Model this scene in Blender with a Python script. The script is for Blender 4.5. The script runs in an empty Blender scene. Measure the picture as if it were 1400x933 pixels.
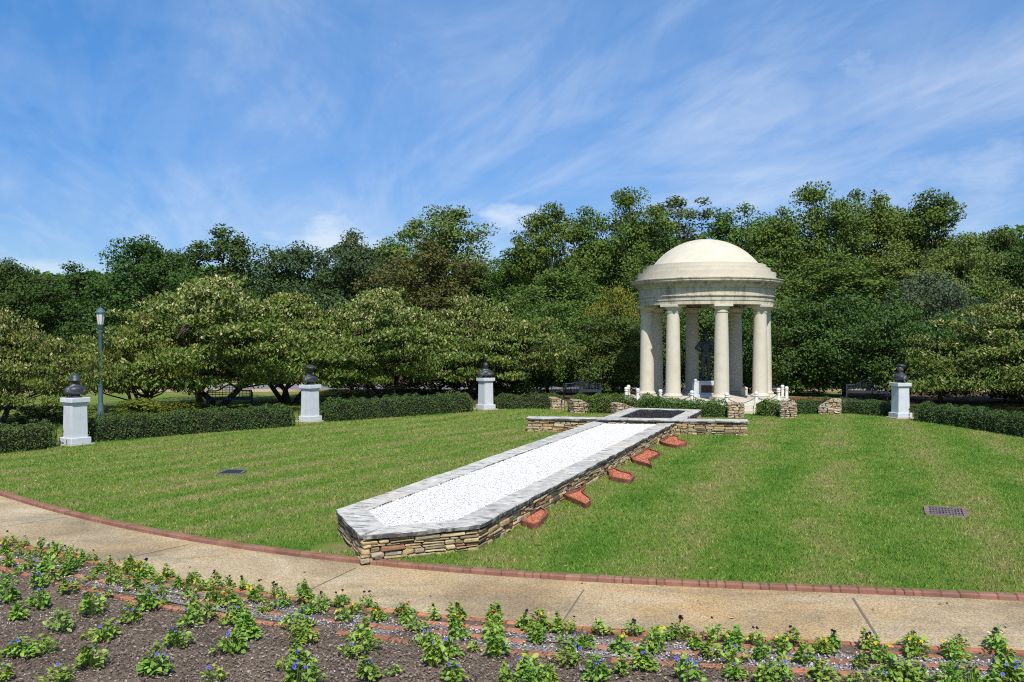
import bpy, bmesh, math, random
import numpy as np
from mathutils import Vector, Matrix, Euler

R = math.radians
random.seed(7)
rng = np.random.default_rng(11)
scene = bpy.context.scene
COL = scene.collection

# ------------------------------------------------------------------ survey
F, H, HY, CX = 1250.0, 2.9, 462.0, 700.0


def at(x, y, z=0.0):
    d = F * (H - z) / (y - HY)
    return Vector(((x - CX) / F * d, d, z))


def zat(y, d):
    return H - (y - HY) * d / F


def xat(x, d):
    return (x - CX) / F * d


# ------------------------------------------------------------------ node helpers
def new_mat(name):
    m = bpy.data.materials.new(name)
    m.use_nodes = True
    nt = m.node_tree
    for n in list(nt.nodes):
        nt.nodes.remove(n)
    return m, nt


class NT:
    def __init__(self, nt):
        self.nt = nt

    def n(self, typ, **kw):
        nd = self.nt.nodes.new(typ)
        for k, v in kw.items():
            if k.startswith('i_'):
                nd.inputs[k[2:].replace('_', ' ')].default_value = v
            else:
                setattr(nd, k, v)
        return nd

    def l(self, a, b):
        self.nt.links.new(a, b)

    def math(self, op, a, b=None, c=None, clamp=False):
        nd = self.nt.nodes.new('ShaderNodeMath')
        nd.operation = op
        nd.use_clamp = clamp
        for i, v in enumerate((a, b, c)):
            if v is None:
                continue
            if isinstance(v, (int, float)):
                nd.inputs[i].default_value = v
            else:
                self.l(v, nd.inputs[i])
        return nd.outputs[0]

    def ramp(self, fac, stops, interp='LINEAR'):
        nd = self.nt.nodes.new('ShaderNodeValToRGB')
        cr = nd.color_ramp
        cr.interpolation = interp
        while len(cr.elements) < len(stops):
            cr.elements.new(0.5)
        for e, (p, c) in zip(cr.elements, stops):
            e.position = p
            if isinstance(c, (int, float)):
                c = (c, c, c)
            e.color = (*c, 1)
        self.l(fac, nd.inputs[0])
        return nd.outputs[0]

    def mix(self, fac, a, b, mode='MIX'):
        nd = self.nt.nodes.new('ShaderNodeMix')
        nd.data_type = 'RGBA'
        nd.blend_type = mode
        for i, v in ((0, fac), (6, a), (7, b)):
            if isinstance(v, (int, float)):
                nd.inputs[i].default_value = v
            elif isinstance(v, tuple):
                nd.inputs[i].default_value = (*v, 1)
            else:
                self.l(v, nd.inputs[i])
        return nd.outputs[2]

    def noise(self, vec, scale, detail=3.0, rough=0.55, dist=0.0):
        nd = self.nt.nodes.new('ShaderNodeTexNoise')
        nd.inputs['Scale'].default_value = scale
        nd.inputs['Detail'].default_value = detail
        nd.inputs['Roughness'].default_value = rough
        nd.inputs['Distortion'].default_value = dist
        if vec is not None:
            self.l(vec, nd.inputs['Vector'])
        return nd.outputs[0]

    def mapping(self, vec, scale=(1, 1, 1), rot=(0, 0, 0), loc=(0, 0, 0)):
        nd = self.nt.nodes.new('ShaderNodeMapping')
        nd.inputs['Scale'].default_value = scale
        nd.inputs['Rotation'].default_value = rot
        nd.inputs['Location'].default_value = loc
        self.l(vec, nd.inputs[0])
        return nd.outputs[0]

    def bump(self, height, strength, dist):
        nd = self.nt.nodes.new('ShaderNodeBump')
        nd.inputs['Strength'].default_value = strength
        nd.inputs['Distance'].default_value = dist
        self.l(height, nd.inputs['Height'])
        return nd.outputs[0]


def finish(t, color, rough=0.85, normal=None, spec=0.3, metal=0.0):
    p = t.n('ShaderNodeBsdfPrincipled')
    if isinstance(color, tuple):
        p.inputs['Base Color'].default_value = (*color, 1)
    else:
        t.l(color, p.inputs['Base Color'])
    if isinstance(rough, (int, float)):
        p.inputs['Roughness'].default_value = rough
    else:
        t.l(rough, p.inputs['Roughness'])
    p.inputs['Specular IOR Level'].default_value = spec
    p.inputs['Metallic'].default_value = metal
    if normal is not None:
        t.l(normal, p.inputs['Normal'])
    o = t.n('ShaderNodeOutputMaterial')
    t.l(p.outputs[0], o.inputs[0])
    return p


def objco(t):
    return t.n('ShaderNodeTexCoord').outputs['Object']


def worldco(t):
    return t.n('ShaderNodeNewGeometry').outputs['Position']


def leaf_mat(name, stops, transl=0.28, noise_scale=0.5, rough=0.55, spec=0.2, hue=0.02, patch=0.6, zgain=0.0):
    m, nt = new_mat(name)
    t = NT(nt)
    g = t.n('ShaderNodeNewGeometry')
    pn = t.noise(g.outputs['Position'], noise_scale * 2.4, 3.0, 0.6)
    fr = t.math('ADD', t.math('MULTIPLY', g.outputs['Random Per Island'], 1 - patch * .55), t.math('MULTIPLY_ADD', pn, patch * 1.5, -patch * .475))
    if zgain:
        sz = t.n('ShaderNodeSeparateXYZ')
        t.l(objco(t), sz.inputs[0])
        fr = t.math('ADD', fr, t.math('MULTIPLY', t.math('SUBTRACT', sz.outputs[2], 3.0), zgain))
    c = t.ramp(t.math('ADD', fr, 0.0, clamp=True), stops)
    nz = t.noise(g.outputs['Position'], noise_scale, 2.0)
    val = t.math('MULTIPLY_ADD', nz, 0.9, 0.55)
    oi = t.n('ShaderNodeObjectInfo')
    hs = t.n('ShaderNodeHueSaturation')
    t.l(t.math('MULTIPLY_ADD', oi.outputs['Random'], hue * 2, 0.5 - hue), hs.inputs['Hue'])
    t.l(val, hs.inputs['Value'])
    t.l(c, hs.inputs['Color'])
    col = hs.outputs[0]
    p = t.n('ShaderNodeBsdfPrincipled')
    t.l(col, p.inputs['Base Color'])
    p.inputs['Roughness'].default_value = rough
    p.inputs['Specular IOR Level'].default_value = spec
    tr = t.n('ShaderNodeBsdfTranslucent')
    tc = t.mix(0.5, col, (0.30, 0.34, 0.03))
    tc2 = t.mix(1.0, tc, col, 'MULTIPLY')
    t.l(t.mix(0.55, col, tc2), tr.inputs[0])
    ms = t.n('ShaderNodeMixShader')
    ms.inputs[0].default_value = transl
    t.l(p.outputs[0], ms.inputs[1])
    t.l(tr.outputs[0], ms.inputs[2])
    o = t.n('ShaderNodeOutputMaterial')
    t.l(ms.outputs[0], o.inputs[0])
    return m


def plain_mat(name, color, rough=0.7, spec=0.3, metal=0.0, nscale=8.0, namt=0.25, bump=0.0, bscale=60.0):
    m, nt = new_mat(name)
    t = NT(nt)
    co = objco(t)
    nz = t.noise(co, nscale, 4.0)
    a = tuple(v * (1 - namt) for v in color)
    b = tuple(min(1, v * (1 + namt * 0.7)) for v in color)
    c = t.ramp(nz, [(0.3, a), (0.7, b)])
    nrm = None
    if bump:
        nrm = t.bump(t.noise(co, bscale, 3.0), bump, 0.01)
    finish(t, c, rough, nrm, spec, metal)
    return m


def island_mat(name, stops, rough=0.9, spec=0.2, nscale=25.0, bump=0.6, bdist=0.01, interp='LINEAR'):
    m, nt = new_mat(name)
    t = NT(nt)
    g = t.n('ShaderNodeNewGeometry')
    c = t.ramp(g.outputs['Random Per Island'], stops, interp)
    co = objco(t)
    nz = t.noise(co, nscale, 4.0)
    v = t.ramp(nz, [(0.25, 0.65), (0.75, 1.15)])
    c2 = t.mix(1.0, c, v, 'MULTIPLY')
    finish(t, c2, rough, t.bump(nz, bump, bdist), spec)
    return m


# ------------------------------------------------------------------ mesh helpers
class MB:
    def __init__(self):
        self.v, self.f, self.m, self.s = [], [], [], []

    def add(self, vs, fs, mi=0, smooth=False):
        o = len(self.v)
        self.v += [tuple(p) for p in vs]
        for f in fs:
            self.f.append(tuple(i + o for i in f))
            self.m.append(mi)
            self.s.append(smooth)

    def box(self, c, size, rz=0.0, mi=0, jit=0.0, bev=0.0, mat=None):
        hx, hy, hz = size[0] / 2, size[1] / 2, size[2] / 2
        if bev <= 0:
            vs = [(sx * hx, sy * hy, sz * hz) for sz in (-1, 1) for sy in (-1, 1) for sx in (-1, 1)]
            fs = [(0, 2, 3, 1), (4, 5, 7, 6), (0, 1, 5, 4), (2, 6, 7, 3), (0, 4, 6, 2), (1, 3, 7, 5)]
        else:
            b = min(bev, hx * .9, hy * .9, hz * .9)
            vs = []
            for sz in (-1, 1):
                for sy in (-1, 1):
                    for sx in (-1, 1):
                        vs += [(sx * (hx - b), sy * (hy - b), sz * hz), (sx * (hx - b), sy * hy, sz * (hz - b)),
                               (sx * hx, sy * (hy - b), sz * (hz - b))]
            fs = bevel_faces()
        if jit:
            vs = [(x + random.uniform(-jit, jit), y + random.uniform(-jit, jit), z + random.uniform(-jit, jit)) for x, y, z in vs]
        if mat is None:
            cr, sr = math.cos(rz), math.sin(rz)
            vs = [(c[0] + x * cr - y * sr, c[1] + x * sr + y * cr, c[2] + z) for x, y, z in vs]
        else:
            vs = [tuple(mat @ Vector(p)) for p in vs]
        self.add(vs, fs, mi)

    def prism(self, poly, z0, z1, mi=0, cap=True):
        n = len(poly)
        vs = [(p[0], p[1], z0) for p in poly] + [(p[0], p[1], z1) for p in poly]
        fs = [(i, (i + 1) % n, n + (i + 1) % n, n + i) for i in range(n)]
        if cap:
            fs += [tuple(range(n, 2 * n)), tuple(reversed(range(n)))]
        self.add(vs, fs, mi)

    def lathe(self, prof, c=(0, 0, 0), n=32, mi=0, smooth=True, cap=True):
        vs, fs = [], []
        k = len(prof)
        for i in range(n):
            a = 2 * math.pi * i / n
            for r, z in prof:
                vs.append((c[0] + r * math.cos(a), c[1] + r * math.sin(a), c[2] + z))
        for i in range(n):
            j = (i + 1) % n
            for q in range(k - 1):
                fs.append((i * k + q, j * k + q, j * k + q + 1, i * k + q + 1))
        self.add(vs, fs, mi, smooth)
        if cap:
            if prof[0][0] > 1e-4:
                self.add([(c[0] + prof[0][0] * math.cos(2 * math.pi * i / n), c[1] + prof[0][0] * math.sin(2 * math.pi * i / n), c[2] + prof[0][1]) for i in range(n)], [tuple(reversed(range(n)))], mi)
            if prof[-1][0] > 1e-4:
                self.add([(c[0] + prof[-1][0] * math.cos(2 * math.pi * i / n), c[1] + prof[-1][0] * math.sin(2 * math.pi * i / n), c[2] + prof[-1][1]) for i in range(n)], [tuple(range(n))], mi)

    def tube(self, pts, radii, n=7, mi=0, smooth=True, cap=True):
        pts = [Vector(p) for p in pts]
        vs, fs = [], []
        up = Vector((0.13, 0.21, 1)).normalized()
        for i, p in enumerate(pts):
            d = (pts[min(i + 1, len(pts) - 1)] - pts[max(i - 1, 0)]).normalized()
            a = d.cross(up)
            if a.length < 1e-3:
                a = d.cross(Vector((1, 0, 0)))
            a.normalize()
            b = d.cross(a).normalized()
            r = radii[i] if isinstance(radii, (list, tuple)) else radii
            for k in range(n):
                th = 2 * math.pi * k / n
                vs.append(p + a * (r * math.cos(th)) + b * (r * math.sin(th)))
        for i in range(len(pts) - 1):
            for k in range(n):
                k2 = (k + 1) % n
                fs.append((i * n + k, i * n + k2, (i + 1) * n + k2, (i + 1) * n + k))
        if cap:
            fs.append(tuple(reversed(range(n))))
            fs.append(tuple(range((len(pts) - 1) * n, len(pts) * n)))
        self.add(vs, fs, mi, smooth)

    def build(self, name, mats, parent=None, autosmooth=None):
        me = bpy.data.meshes.new(name)
        me.from_pydata(self.v, [], self.f)
        for m in (mats if isinstance(mats, (list, tuple)) else [mats]):
            me.materials.append(m)
        me.polygons.foreach_set('material_index', self.m)
        me.polygons.foreach_set('use_smooth', self.s)
        bm = bmesh.new()
        bm.from_mesh(me)
        bmesh.ops.recalc_face_normals(bm, faces=bm.faces)
        bm.to_mesh(me)
        bm.free()
        if autosmooth:
            me.set_sharp_from_angle(angle=R(autosmooth))
        me.update()
        o = bpy.data.objects.new(name, me)
        COL.objects.link(o)
        if parent:
            o.parent = parent
        return o


_BF = None


def bevel_faces():
    """faces of a box whose 24 verts are the corner triples (z-face, y-face, x-face)"""
    global _BF
    if _BF:
        return _BF
    idx = {}
    i = 0
    for sz in (-1, 1):
        for sy in (-1, 1):
            for sx in (-1, 1):
                for ax in ('z', 'y', 'x'):
                    idx[(sx, sy, sz, ax)] = i
                    i += 1
    fs = []
    cyc = [(-1, -1), (1, -1), (1, 1), (-1, 1)]
    for s in (-1, 1):
        fs.append([idx[(a, b, s, 'z')] for a, b in cyc])
        fs.append([idx[(a, s, b, 'y')] for a, b in cyc])
        fs.append([idx[(s, a, b, 'x')] for a, b in cyc])
    for a in (-1, 1):
        for b in (-1, 1):
            fs.append([idx[(-1, a, b, 'z')], idx[(1, a, b, 'z')], idx[(1, a, b, 'y')], idx[(-1, a, b, 'y')]])
            fs.append([idx[(a, -1, b, 'z')], idx[(a, 1, b, 'z')], idx[(a, 1, b, 'x')], idx[(a, -1, b, 'x')]])
            fs.append([idx[(a, b, -1, 'y')], idx[(a, b, 1, 'y')], idx[(a, b, 1, 'x')], idx[(a, b, -1, 'x')]])
            for c in (-1, 1):
                fs.append([idx[(a, b, c, 'z')], idx[(a, b, c, 'y')], idx[(a, b, c, 'x')]])
    _BF = fs
    return fs


def np_mesh(name, V, Fc, mats, parent=None, midx=None, smooth=False):
    V = np.asarray(V, np.float32)
    Fc = np.asarray(Fc, np.int32)
    m, k = Fc.shape
    me = bpy.data.meshes.new(name)
    me.vertices.add(len(V))
    me.vertices.foreach_set('co', V.ravel())
    me.loops.add(m * k)
    me.loops.foreach_set('vertex_index', Fc.ravel())
    me.polygons.add(m)
    me.polygons.foreach_set('loop_start', np.arange(0, m * k, k, dtype=np.int32))
    for mt in (mats if isinstance(mats, (list, tuple)) else [mats]):
        me.materials.append(mt)
    if midx is not None:
        me.polygons.foreach_set('material_index', np.asarray(midx, np.int32))
    me.polygons.foreach_set('use_smooth', np.full(m, smooth))
    me.update(calc_edges=True)
    o = bpy.data.objects.new(name, me)
    COL.objects.link(o)
    if parent:
        o.parent = parent
    return o


def nrmz(a):
    return a / np.maximum(np.linalg.norm(a, axis=1, keepdims=True), 1e-6)


def leaves(P, A, N, L, W, fold=0.25, six=False):
    """leaf quads: P centre, A long axis, N face normal"""
    A = nrmz(A)
    S = nrmz(np.cross(A, N))
    N = np.cross(S, A)
    L = np.asarray(L).reshape(-1, 1) * np.ones((len(P), 1))
    W = np.asarray(W).reshape(-1, 1) * np.ones((len(P), 1))
    n = len(P)
    if not six:
        V = np.stack([P - A * L / 2, P + S * W / 2 + N * W * fold, P + A * L / 2, P - S * W / 2 + N * W * fold], 1)
        Fc = np.arange(n * 4).reshape(n, 4)
        return V.reshape(-1, 3), Fc
    V = np.stack([P - A * L / 2, P - A * L * .12 + S * W * .5 + N * W * fold, P + A * L * .25 + S * W * .42 + N * W * fold * .6,
                  P + A * L / 2 - N * L * .08, P + A * L * .25 - S * W * .42 + N * W * fold * .6, P - A * L * .12 - S * W * .5 + N * W * fold], 1)
    b = np.arange(n)[:, None] * 6
    F1 = b + np.array([[0, 1, 2, 3]])
    F2 = b + np.array([[0, 3, 4, 5]])
    return V.reshape(-1, 3), np.concatenate([F1, F2])


def rand_unit(n):
    a = rng.normal(size=(n, 3))
    return nrmz(a)


# ------------------------------------------------------------------ scene bookkeeping
def tag(o, label=None, cat=None, group=None, kind=None):
    if label:
        o['label'] = label
    if cat:
        o['category'] = cat
    if group:
        o['group'] = group
    if kind:
        o['kind'] = kind
    return o


def thing(name, loc, label, cat, group=None, rz=0.0):
    o = bpy.data.objects.new(name, None)
    o.empty_display_size = 0.1
    COL.objects.link(o)
    o.location = loc
    o.rotation_euler = (0, 0, rz)
    return tag(o, label, cat, group)


def struct(o):
    o['kind'] = 'structure'
    return o


def dup(root, loc, rz=0.0, scale=(1, 1, 1), label=None, group=None):
    r = root.copy()
    COL.objects.link(r)
    r.location = loc
    r.rotation_euler = (0, 0, rz)
    r.scale = scale
    if label:
        r['label'] = label
    if group:
        r['group'] = group
    for ch in list(root.children):
        c = ch.copy()
        COL.objects.link(c)
        c.parent = r
        for g in list(ch.children):
            d = g.copy()
            COL.objects.link(d)
            d.parent = c
    return r


def recolour(o, mat):
    o.material_slots[0].link = 'OBJECT'
    o.material_slots[0].material = mat


def blobs(name, spec, voxel, mat, parent=None, smooth_it=6, zmin=None):
    """one continuous body: overlapping ellipsoids and tapered limbs fused into a single skin"""
    bm = bmesh.new()

    def ell(c, r, rot=(0, 0, 0)):
        M = Matrix.Translation(c) @ Euler(rot).to_matrix().to_4x4() @ Matrix.Diagonal((*r, 1))
        bmesh.ops.create_icosphere(bm, subdivisions=3, radius=1, matrix=M)
    for s in spec:
        if s[0] == 'e':
            ell(*s[1:])
        else:
            p0, p1, r0, r1 = Vector(s[1]), Vector(s[2]), s[3], s[4]
            k = max(3, int((p1 - p0).length / (min(r0, r1) * 0.5)))
            for i in range(k + 1):
                u = i / k
                r = r0 + (r1 - r0) * u
                ell(p0.lerp(p1, u), (r, r, r))
    me = bpy.data.meshes.new(name)
    bm.to_mesh(me)
    bm.free()
    o = bpy.data.objects.new(name, me)
    COL.objects.link(o)
    md = o.modifiers.new('r', 'REMESH')
    md.mode = 'VOXEL'
    md.voxel_size = voxel
    sm = o.modifiers.new('s', 'SMOOTH')
    sm.iterations = smooth_it
    sm.factor = 0.5
    dg = bpy.context.evaluated_depsgraph_get()
    me2 = bpy.data.meshes.new_from_object(o.evaluated_get(dg))
    o.modifiers.clear()
    o.data = me2
    me2.name = name
    me2.materials.clear()
    me2.materials.append(mat)
    me2.polygons.foreach_set('use_smooth', np.full(len(me2.polygons), True))
    if zmin is not None:
        for v_ in me2.vertices:
            v_.co.z = max(v_.co.z, zmin)
    me2.update()
    if parent:
        o.parent = parent
    return o


ORD = ['first', 'second', 'third', 'fourth', 'fifth', 'sixth', 'seventh', 'eighth', 'ninth', 'tenth', 'eleventh', 'twelfth',
       'thirteenth', 'fourteenth', 'fifteenth', 'sixteenth', 'seventeenth', 'eighteenth', 'nineteenth']
TENS = {2: ('twentieth', 'twenty'), 3: ('thirtieth', 'thirty'), 4: ('fortieth', 'forty'), 5: ('fiftieth', 'fifty'), 6: ('sixtieth', 'sixty'), 7: ('seventieth', 'seventy')}


def ordinal(i):
    if i <= 19:
        return ORD[i - 1]
    a, b = divmod(i, 10)
    return TENS[a][0] if b == 0 else TENS[a][1] + '-' + ORD[b - 1]


# ------------------------------------------------------------------ materials
M = {}


def grass_colour(t, pos, blades):
    """mown lawn: green and straw patches with mowing stripes; right of the planter the stripes run along it"""
    sep = t.n('ShaderNodeSeparateXYZ')
    t.l(pos, sep.inputs[0])
    X, Y = sep.outputs[0], sep.outputs[1]
    # signed distance right of the planter's axis
    side = t.math('SUBTRACT', t.math('MULTIPLY', t.math('ADD', X, 1.0), 0.942), t.math('MULTIPLY', t.math('SUBTRACT', Y, 12.5), 0.335))
    fright = t.math('MULTIPLY_ADD', side, 1.0, 0.5, clamp=True)
    # right hand stripes, along bearing 20 degrees
    wob = t.noise(pos, 0.25, 2.0)
    cr = t.math('ADD', t.math('SUBTRACT', t.math('MULTIPLY', X, 0.942), t.math('MULTIPLY', Y, 0.335)), t.math('MULTIPLY', wob, 1.2))
    sr = t.math('SINE', t.math('MULTIPLY', cr, 2.9))
    # left hand stripes, along bearing 31 degrees
    cl = t.math('ADD', t.math('SUBTRACT', t.math('MULTIPLY', X, 0.857), t.math('MULTIPLY', Y, 0.515)), t.math('MULTIPLY', wob, 1.0))
    sl = t.math('SINE', t.math('MULTIPLY', cl, 5.2))
    ml = t.mapping(pos, scale=(1, 1, 1), rot=(0, 0, R(31)))
    ml2 = t.mapping(ml, scale=(2.2, 0.28, 1))
    nl = t.noise(ml2, 1.0, 4.0, 0.6)
    mr = t.mapping(t.mapping(pos, rot=(0, 0, R(20))), scale=(1.1, 0.35, 1))
    nr = t.noise(mr, 1.0, 4.0, 0.6)
    stripe_l = t.math('ADD', t.math('MULTIPLY', sl, 0.050), t.math('MULTIPLY', nl, 0.54))
    stripe_r = t.math('ADD', t.math('MULTIPLY', sr, 0.062), t.math('MULTIPLY', nr, 0.48))
    mixv = t.n('ShaderNodeMix')
    t.l(fright, mixv.inputs[0])
    t.l(stripe_l, mixv.inputs[2])
    t.l(stripe_r, mixv.inputs[3])
    st = mixv.outputs[0]
    n1 = t.noise(pos, 1.3, 5.0, 0.65)
    n2 = t.noise(pos, 14.0, 4.0, 0.7)
    n4 = t.noise(pos, 4.5, 4.0, 0.65)
    v = t.math('ADD', st, t.math('ADD', t.math('MULTIPLY', n1, 0.34), t.math('ADD', t.math('MULTIPLY', n2, 0.26), t.math('MULTIPLY', n4, 0.26))))
    # v centre ~0.65
    col = t.ramp(v, GRASS_STOPS)
    # clover and weeds in small fresh green clumps
    wd = t.noise(t.mapping(pos, loc=(5.1, 2.7, 0)), 5.5, 3.0, 0.7)
    col = t.mix(t.math('MULTIPLY', t.ramp(wd, [(0.62, 0.0), (0.68, 1.0)]), 0.6), col, (0.105, 0.265, 0.036))
    # thin bare spots
    bs = t.noise(t.mapping(pos, loc=(9.4, 1.1, 0)), 2.2, 4.0, 0.7)
    col = t.mix(t.math('MULTIPLY', t.ramp(bs, [(0.68, 0.0), (0.76, 1.0)]), 0.5), col, (0.30, 0.21, 0.12))
    return col, v


GRASS_STOPS = [(0.45, (0.070, 0.158, 0.016)), (0.57, (0.116, 0.228, 0.027)), (0.685, (0.190, 0.268, 0.050)),
               (0.785, (0.275, 0.275, 0.090)), (0.92, (0.38, 0.315, 0.15))]


def grass_mat(name, blades):
    m, nt = new_mat(name)
    t = NT(nt)
    pos = worldco(t)
    col, v = grass_colour(t, pos, blades)
    if blades:
        g = t.n('ShaderNodeNewGeometry')
        rv = t.ramp(g.outputs['Random Per Island'], [(0.0, (0.40, 0.50, 0.35)), (0.45, (0.95, 1.05, 0.8)), (0.8, (1.35, 1.3, 1.15)), (1.0, (2.0, 1.65, 1.6))])
        col = t.mix(1.0, col, rv, 'MULTIPLY')
        p = t.n('ShaderNodeBsdfPrincipled')
        t.l(col, p.inputs['Base Color'])
        p.inputs['Roughness'].default_value = 0.6
        p.inputs['Specular IOR Level'].default_value = 0.25
        tr = t.n('ShaderNodeBsdfTranslucent')
        t.l(col, tr.inputs[0])
        ms = t.n('ShaderNodeMixShader')
        ms.inputs[0].default_value = 0.3
        t.l(p.outputs[0], ms.inputs[1])
        t.l(tr.outputs[0], ms.inputs[2])
        o = t.n('ShaderNodeOutputMaterial')
        t.l(ms.outputs[0], o.inputs[0])
    else:
        n3 = t.noise(pos, 60.0, 3.0, 0.7)
        c2 = t.mix(1.0, col, t.ramp(n3, [(0.3, 0.35), (0.7, 1.25)]), 'MULTIPLY')
        finish(t, c2, 0.95, t.bump(t.math('ADD', n3, t.math('MULTIPLY', v, 1.5)), 0.9, 0.03), 0.1)
    return m


M['lawn'] = grass_mat('lawn', False)
M['blades'] = grass_mat('grass_blades', True)


def field_mat():
    m, nt = new_mat('field_grass')
    t = NT(nt)
    pos = worldco(t)
    n1 = t.noise(pos, 0.5, 5.0, 0.65)
    n2 = t.noise(pos, 9.0, 4.0, 0.7)
    v = t.math('ADD', t.math('MULTIPLY', n1, 0.6), t.math('MULTIPLY', n2, 0.4))
    c = t.ramp(v, [(0.35, (0.10, 0.125, 0.03)), (0.5, (0.17, 0.185, 0.055)), (0.65, (0.24, 0.22, 0.09))])
    finish(t, c, 0.95, t.bump(n2, 0.8, 0.05), 0.1)
    return m


M['field'] = field_mat()


def path_mat():
    m, nt = new_mat('exposed_aggregate')
    t = NT(nt)
    pos = worldco(t)
    base = t.ramp(t.noise(pos, 0.55, 5.0, 0.6, 0.6), [(0.33, (0.27, 0.20, 0.115)), (0.5, (0.41, 0.315, 0.185)), (0.66, (0.50, 0.405, 0.26))])
    orange = t.ramp(t.noise(t.mapping(pos, loc=(7.3, 2, 0)), 0.35, 3.0), [(0.5, 0.0), (0.66, 1.0)])
    c = t.mix(t.math('MULTIPLY', orange, 0.55), base, (0.47, 0.285, 0.105))
    grey = t.ramp(t.noise(t.mapping(pos, loc=(1.3, 9.2, 0), scale=(.6, 1.3, 1)), 0.8, 5.0, 0.7, 0.5), [(0.50, 0.0), (0.66, 1.0)])
    c = t.mix(t.math('MULTIPLY', grey, 0.62), c, (0.19, 0.165, 0.12))
    vo = t.n('ShaderNodeTexVoronoi')
    vo.inputs['Scale'].default_value = 75.0
    t.l(pos, vo.inputs['Vector'])
    sp = t.ramp(vo.outputs['Color'], [(0.1, 0.58), (0.5, 1.0), (0.9, 1.35)])
    c = t.mix(1.0, c, sp, 'MULTIPLY')
    fine = t.noise(pos, 40.0, 4.0, 0.75)
    c = t.mix(1.0, c, t.ramp(fine, [(0.3, 0.75), (0.7, 1.2)]), 'MULTIPLY')
    finish(t, c, 0.9, t.bump(t.math('ADD', vo.outputs['Distance'], fine), 0.35, 0.006), 0.2)
    return m


M['path'] = path_mat()


def coping_mat():
    m, nt = new_mat('weathered_slate_coping')
    t = NT(nt)
    co = worldco(t)
    g = t.n('ShaderNodeNewGeometry')
    base = t.ramp(g.outputs['Random Per Island'], [(0.0, (0.43, 0.415, 0.375)), (0.4, (0.54, 0.515, 0.45)), (0.7, (0.48, 0.465, 0.425)), (1.0, (0.56, 0.505, 0.40))])
    n = t.noise(co, 6.0, 5.0, 0.65)
    c = t.mix(1.0, base, t.ramp(n, [(0.3, 0.7), (0.7, 1.25)]), 'MULTIPLY')
    st = t.noise(t.mapping(t.mapping(co, rot=(0, 0, R(20))), scale=(3.0, 7.0, 3.0)), 1.0, 6.0, 0.7, 0.8)
    k = t.ramp(st, [(0.53, 0.0), (0.66, 1.0)])
    c = t.mix(t.math('MULTIPLY', k, 0.85), c, (0.06, 0.06, 0.062))
    # slabs' side faces coloured dark: black stain plus painted-in shadow
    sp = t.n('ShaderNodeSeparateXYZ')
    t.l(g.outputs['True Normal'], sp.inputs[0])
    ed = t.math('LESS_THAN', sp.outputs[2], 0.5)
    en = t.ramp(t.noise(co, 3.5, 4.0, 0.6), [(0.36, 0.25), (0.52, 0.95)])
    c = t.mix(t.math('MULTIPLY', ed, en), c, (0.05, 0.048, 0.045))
    finish(t, c, 0.85, t.bump(t.noise(co, 18.0, 5.0, 0.7), 0.5, 0.012), 0.25)
    return m


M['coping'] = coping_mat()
M['stone'] = island_mat('fieldstone', [(0.0, (0.12, 0.095, 0.06)), (0.15, (0.31, 0.235, 0.13)), (0.35, (0.50, 0.365, 0.175)), (0.5, (0.35, 0.29, 0.20)),
                                       (0.65, (0.54, 0.41, 0.21)), (0.8, (0.28, 0.14, 0.08)), (0.9, (0.40, 0.34, 0.25)), (1.0, (0.56, 0.43, 0.22))], nscale=14.0, bump=0.8, bdist=0.02)
M['pier'] = island_mat('pale_fieldstone', [(0.0, (0.16, 0.12, 0.08)), (0.25, (0.42, 0.30, 0.17)), (0.5, (0.33, 0.31, 0.28)), (0.75, (0.52, 0.42, 0.27)), (1.0, (0.46, 0.27, 0.15))], nscale=14.0, bump=0.8, bdist=0.02)
M['gap'] = plain_mat('wall_core', (0.035, 0.03, 0.025), 0.95, 0.1)
M['white_gravel'] = island_mat('white_marble_gravel', [(0.0, (0.40, 0.38, 0.35)), (0.06, (0.60, 0.59, 0.56)), (0.4, (0.70, 0.69, 0.66)), (1.0, (0.77, 0.76, 0.73))], rough=0.9, spec=0.05, nscale=40, bump=0.2)
M['white_bed'] = plain_mat('white_gravel_bed', (0.68, 0.665, 0.63), 0.9, 0.1, nscale=40, namt=0.3)
M['dark_gravel'] = island_mat('black_gravel', [(0.0, (0.012, 0.012, 0.014)), (0.8, (0.03, 0.03, 0.034)), (1.0, (0.10, 0.09, 0.07))], rough=0.8, nscale=40, bump=0.2)
M['red_gravel'] = island_mat('red_gravel', [(0.0, (0.34, 0.095, 0.052)), (0.6, (0.50, 0.16, 0.088)), (1.0, (0.62, 0.28, 0.17))], rough=0.9, nscale=40, bump=0.2)
M['red_bed'] = plain_mat('red_gravel_bed', (0.36, 0.105, 0.058), 0.9, 0.1, nscale=40, namt=0.3)
M['flame_edge'] = plain_mat('red_edging', (0.25, 0.10, 0.065), 0.9, 0.15, nscale=12, namt=0.45, bump=0.5)
M['kerb'] = island_mat('red_kerb_brick', [(0.0, (0.235, 0.115, 0.08)), (0.5, (0.265, 0.128, 0.088)), (0.85, (0.30, 0.155, 0.11)), (1.0, (0.25, 0.135, 0.10))], nscale=4, bump=0.5)
M['bed_brick'] = island_mat('bed_brick', [(0.0, (0.30, 0.12, 0.065)), (0.6, (0.42, 0.17, 0.09)), (1.0, (0.50, 0.23, 0.13))], nscale=16, bump=0.5)


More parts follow.
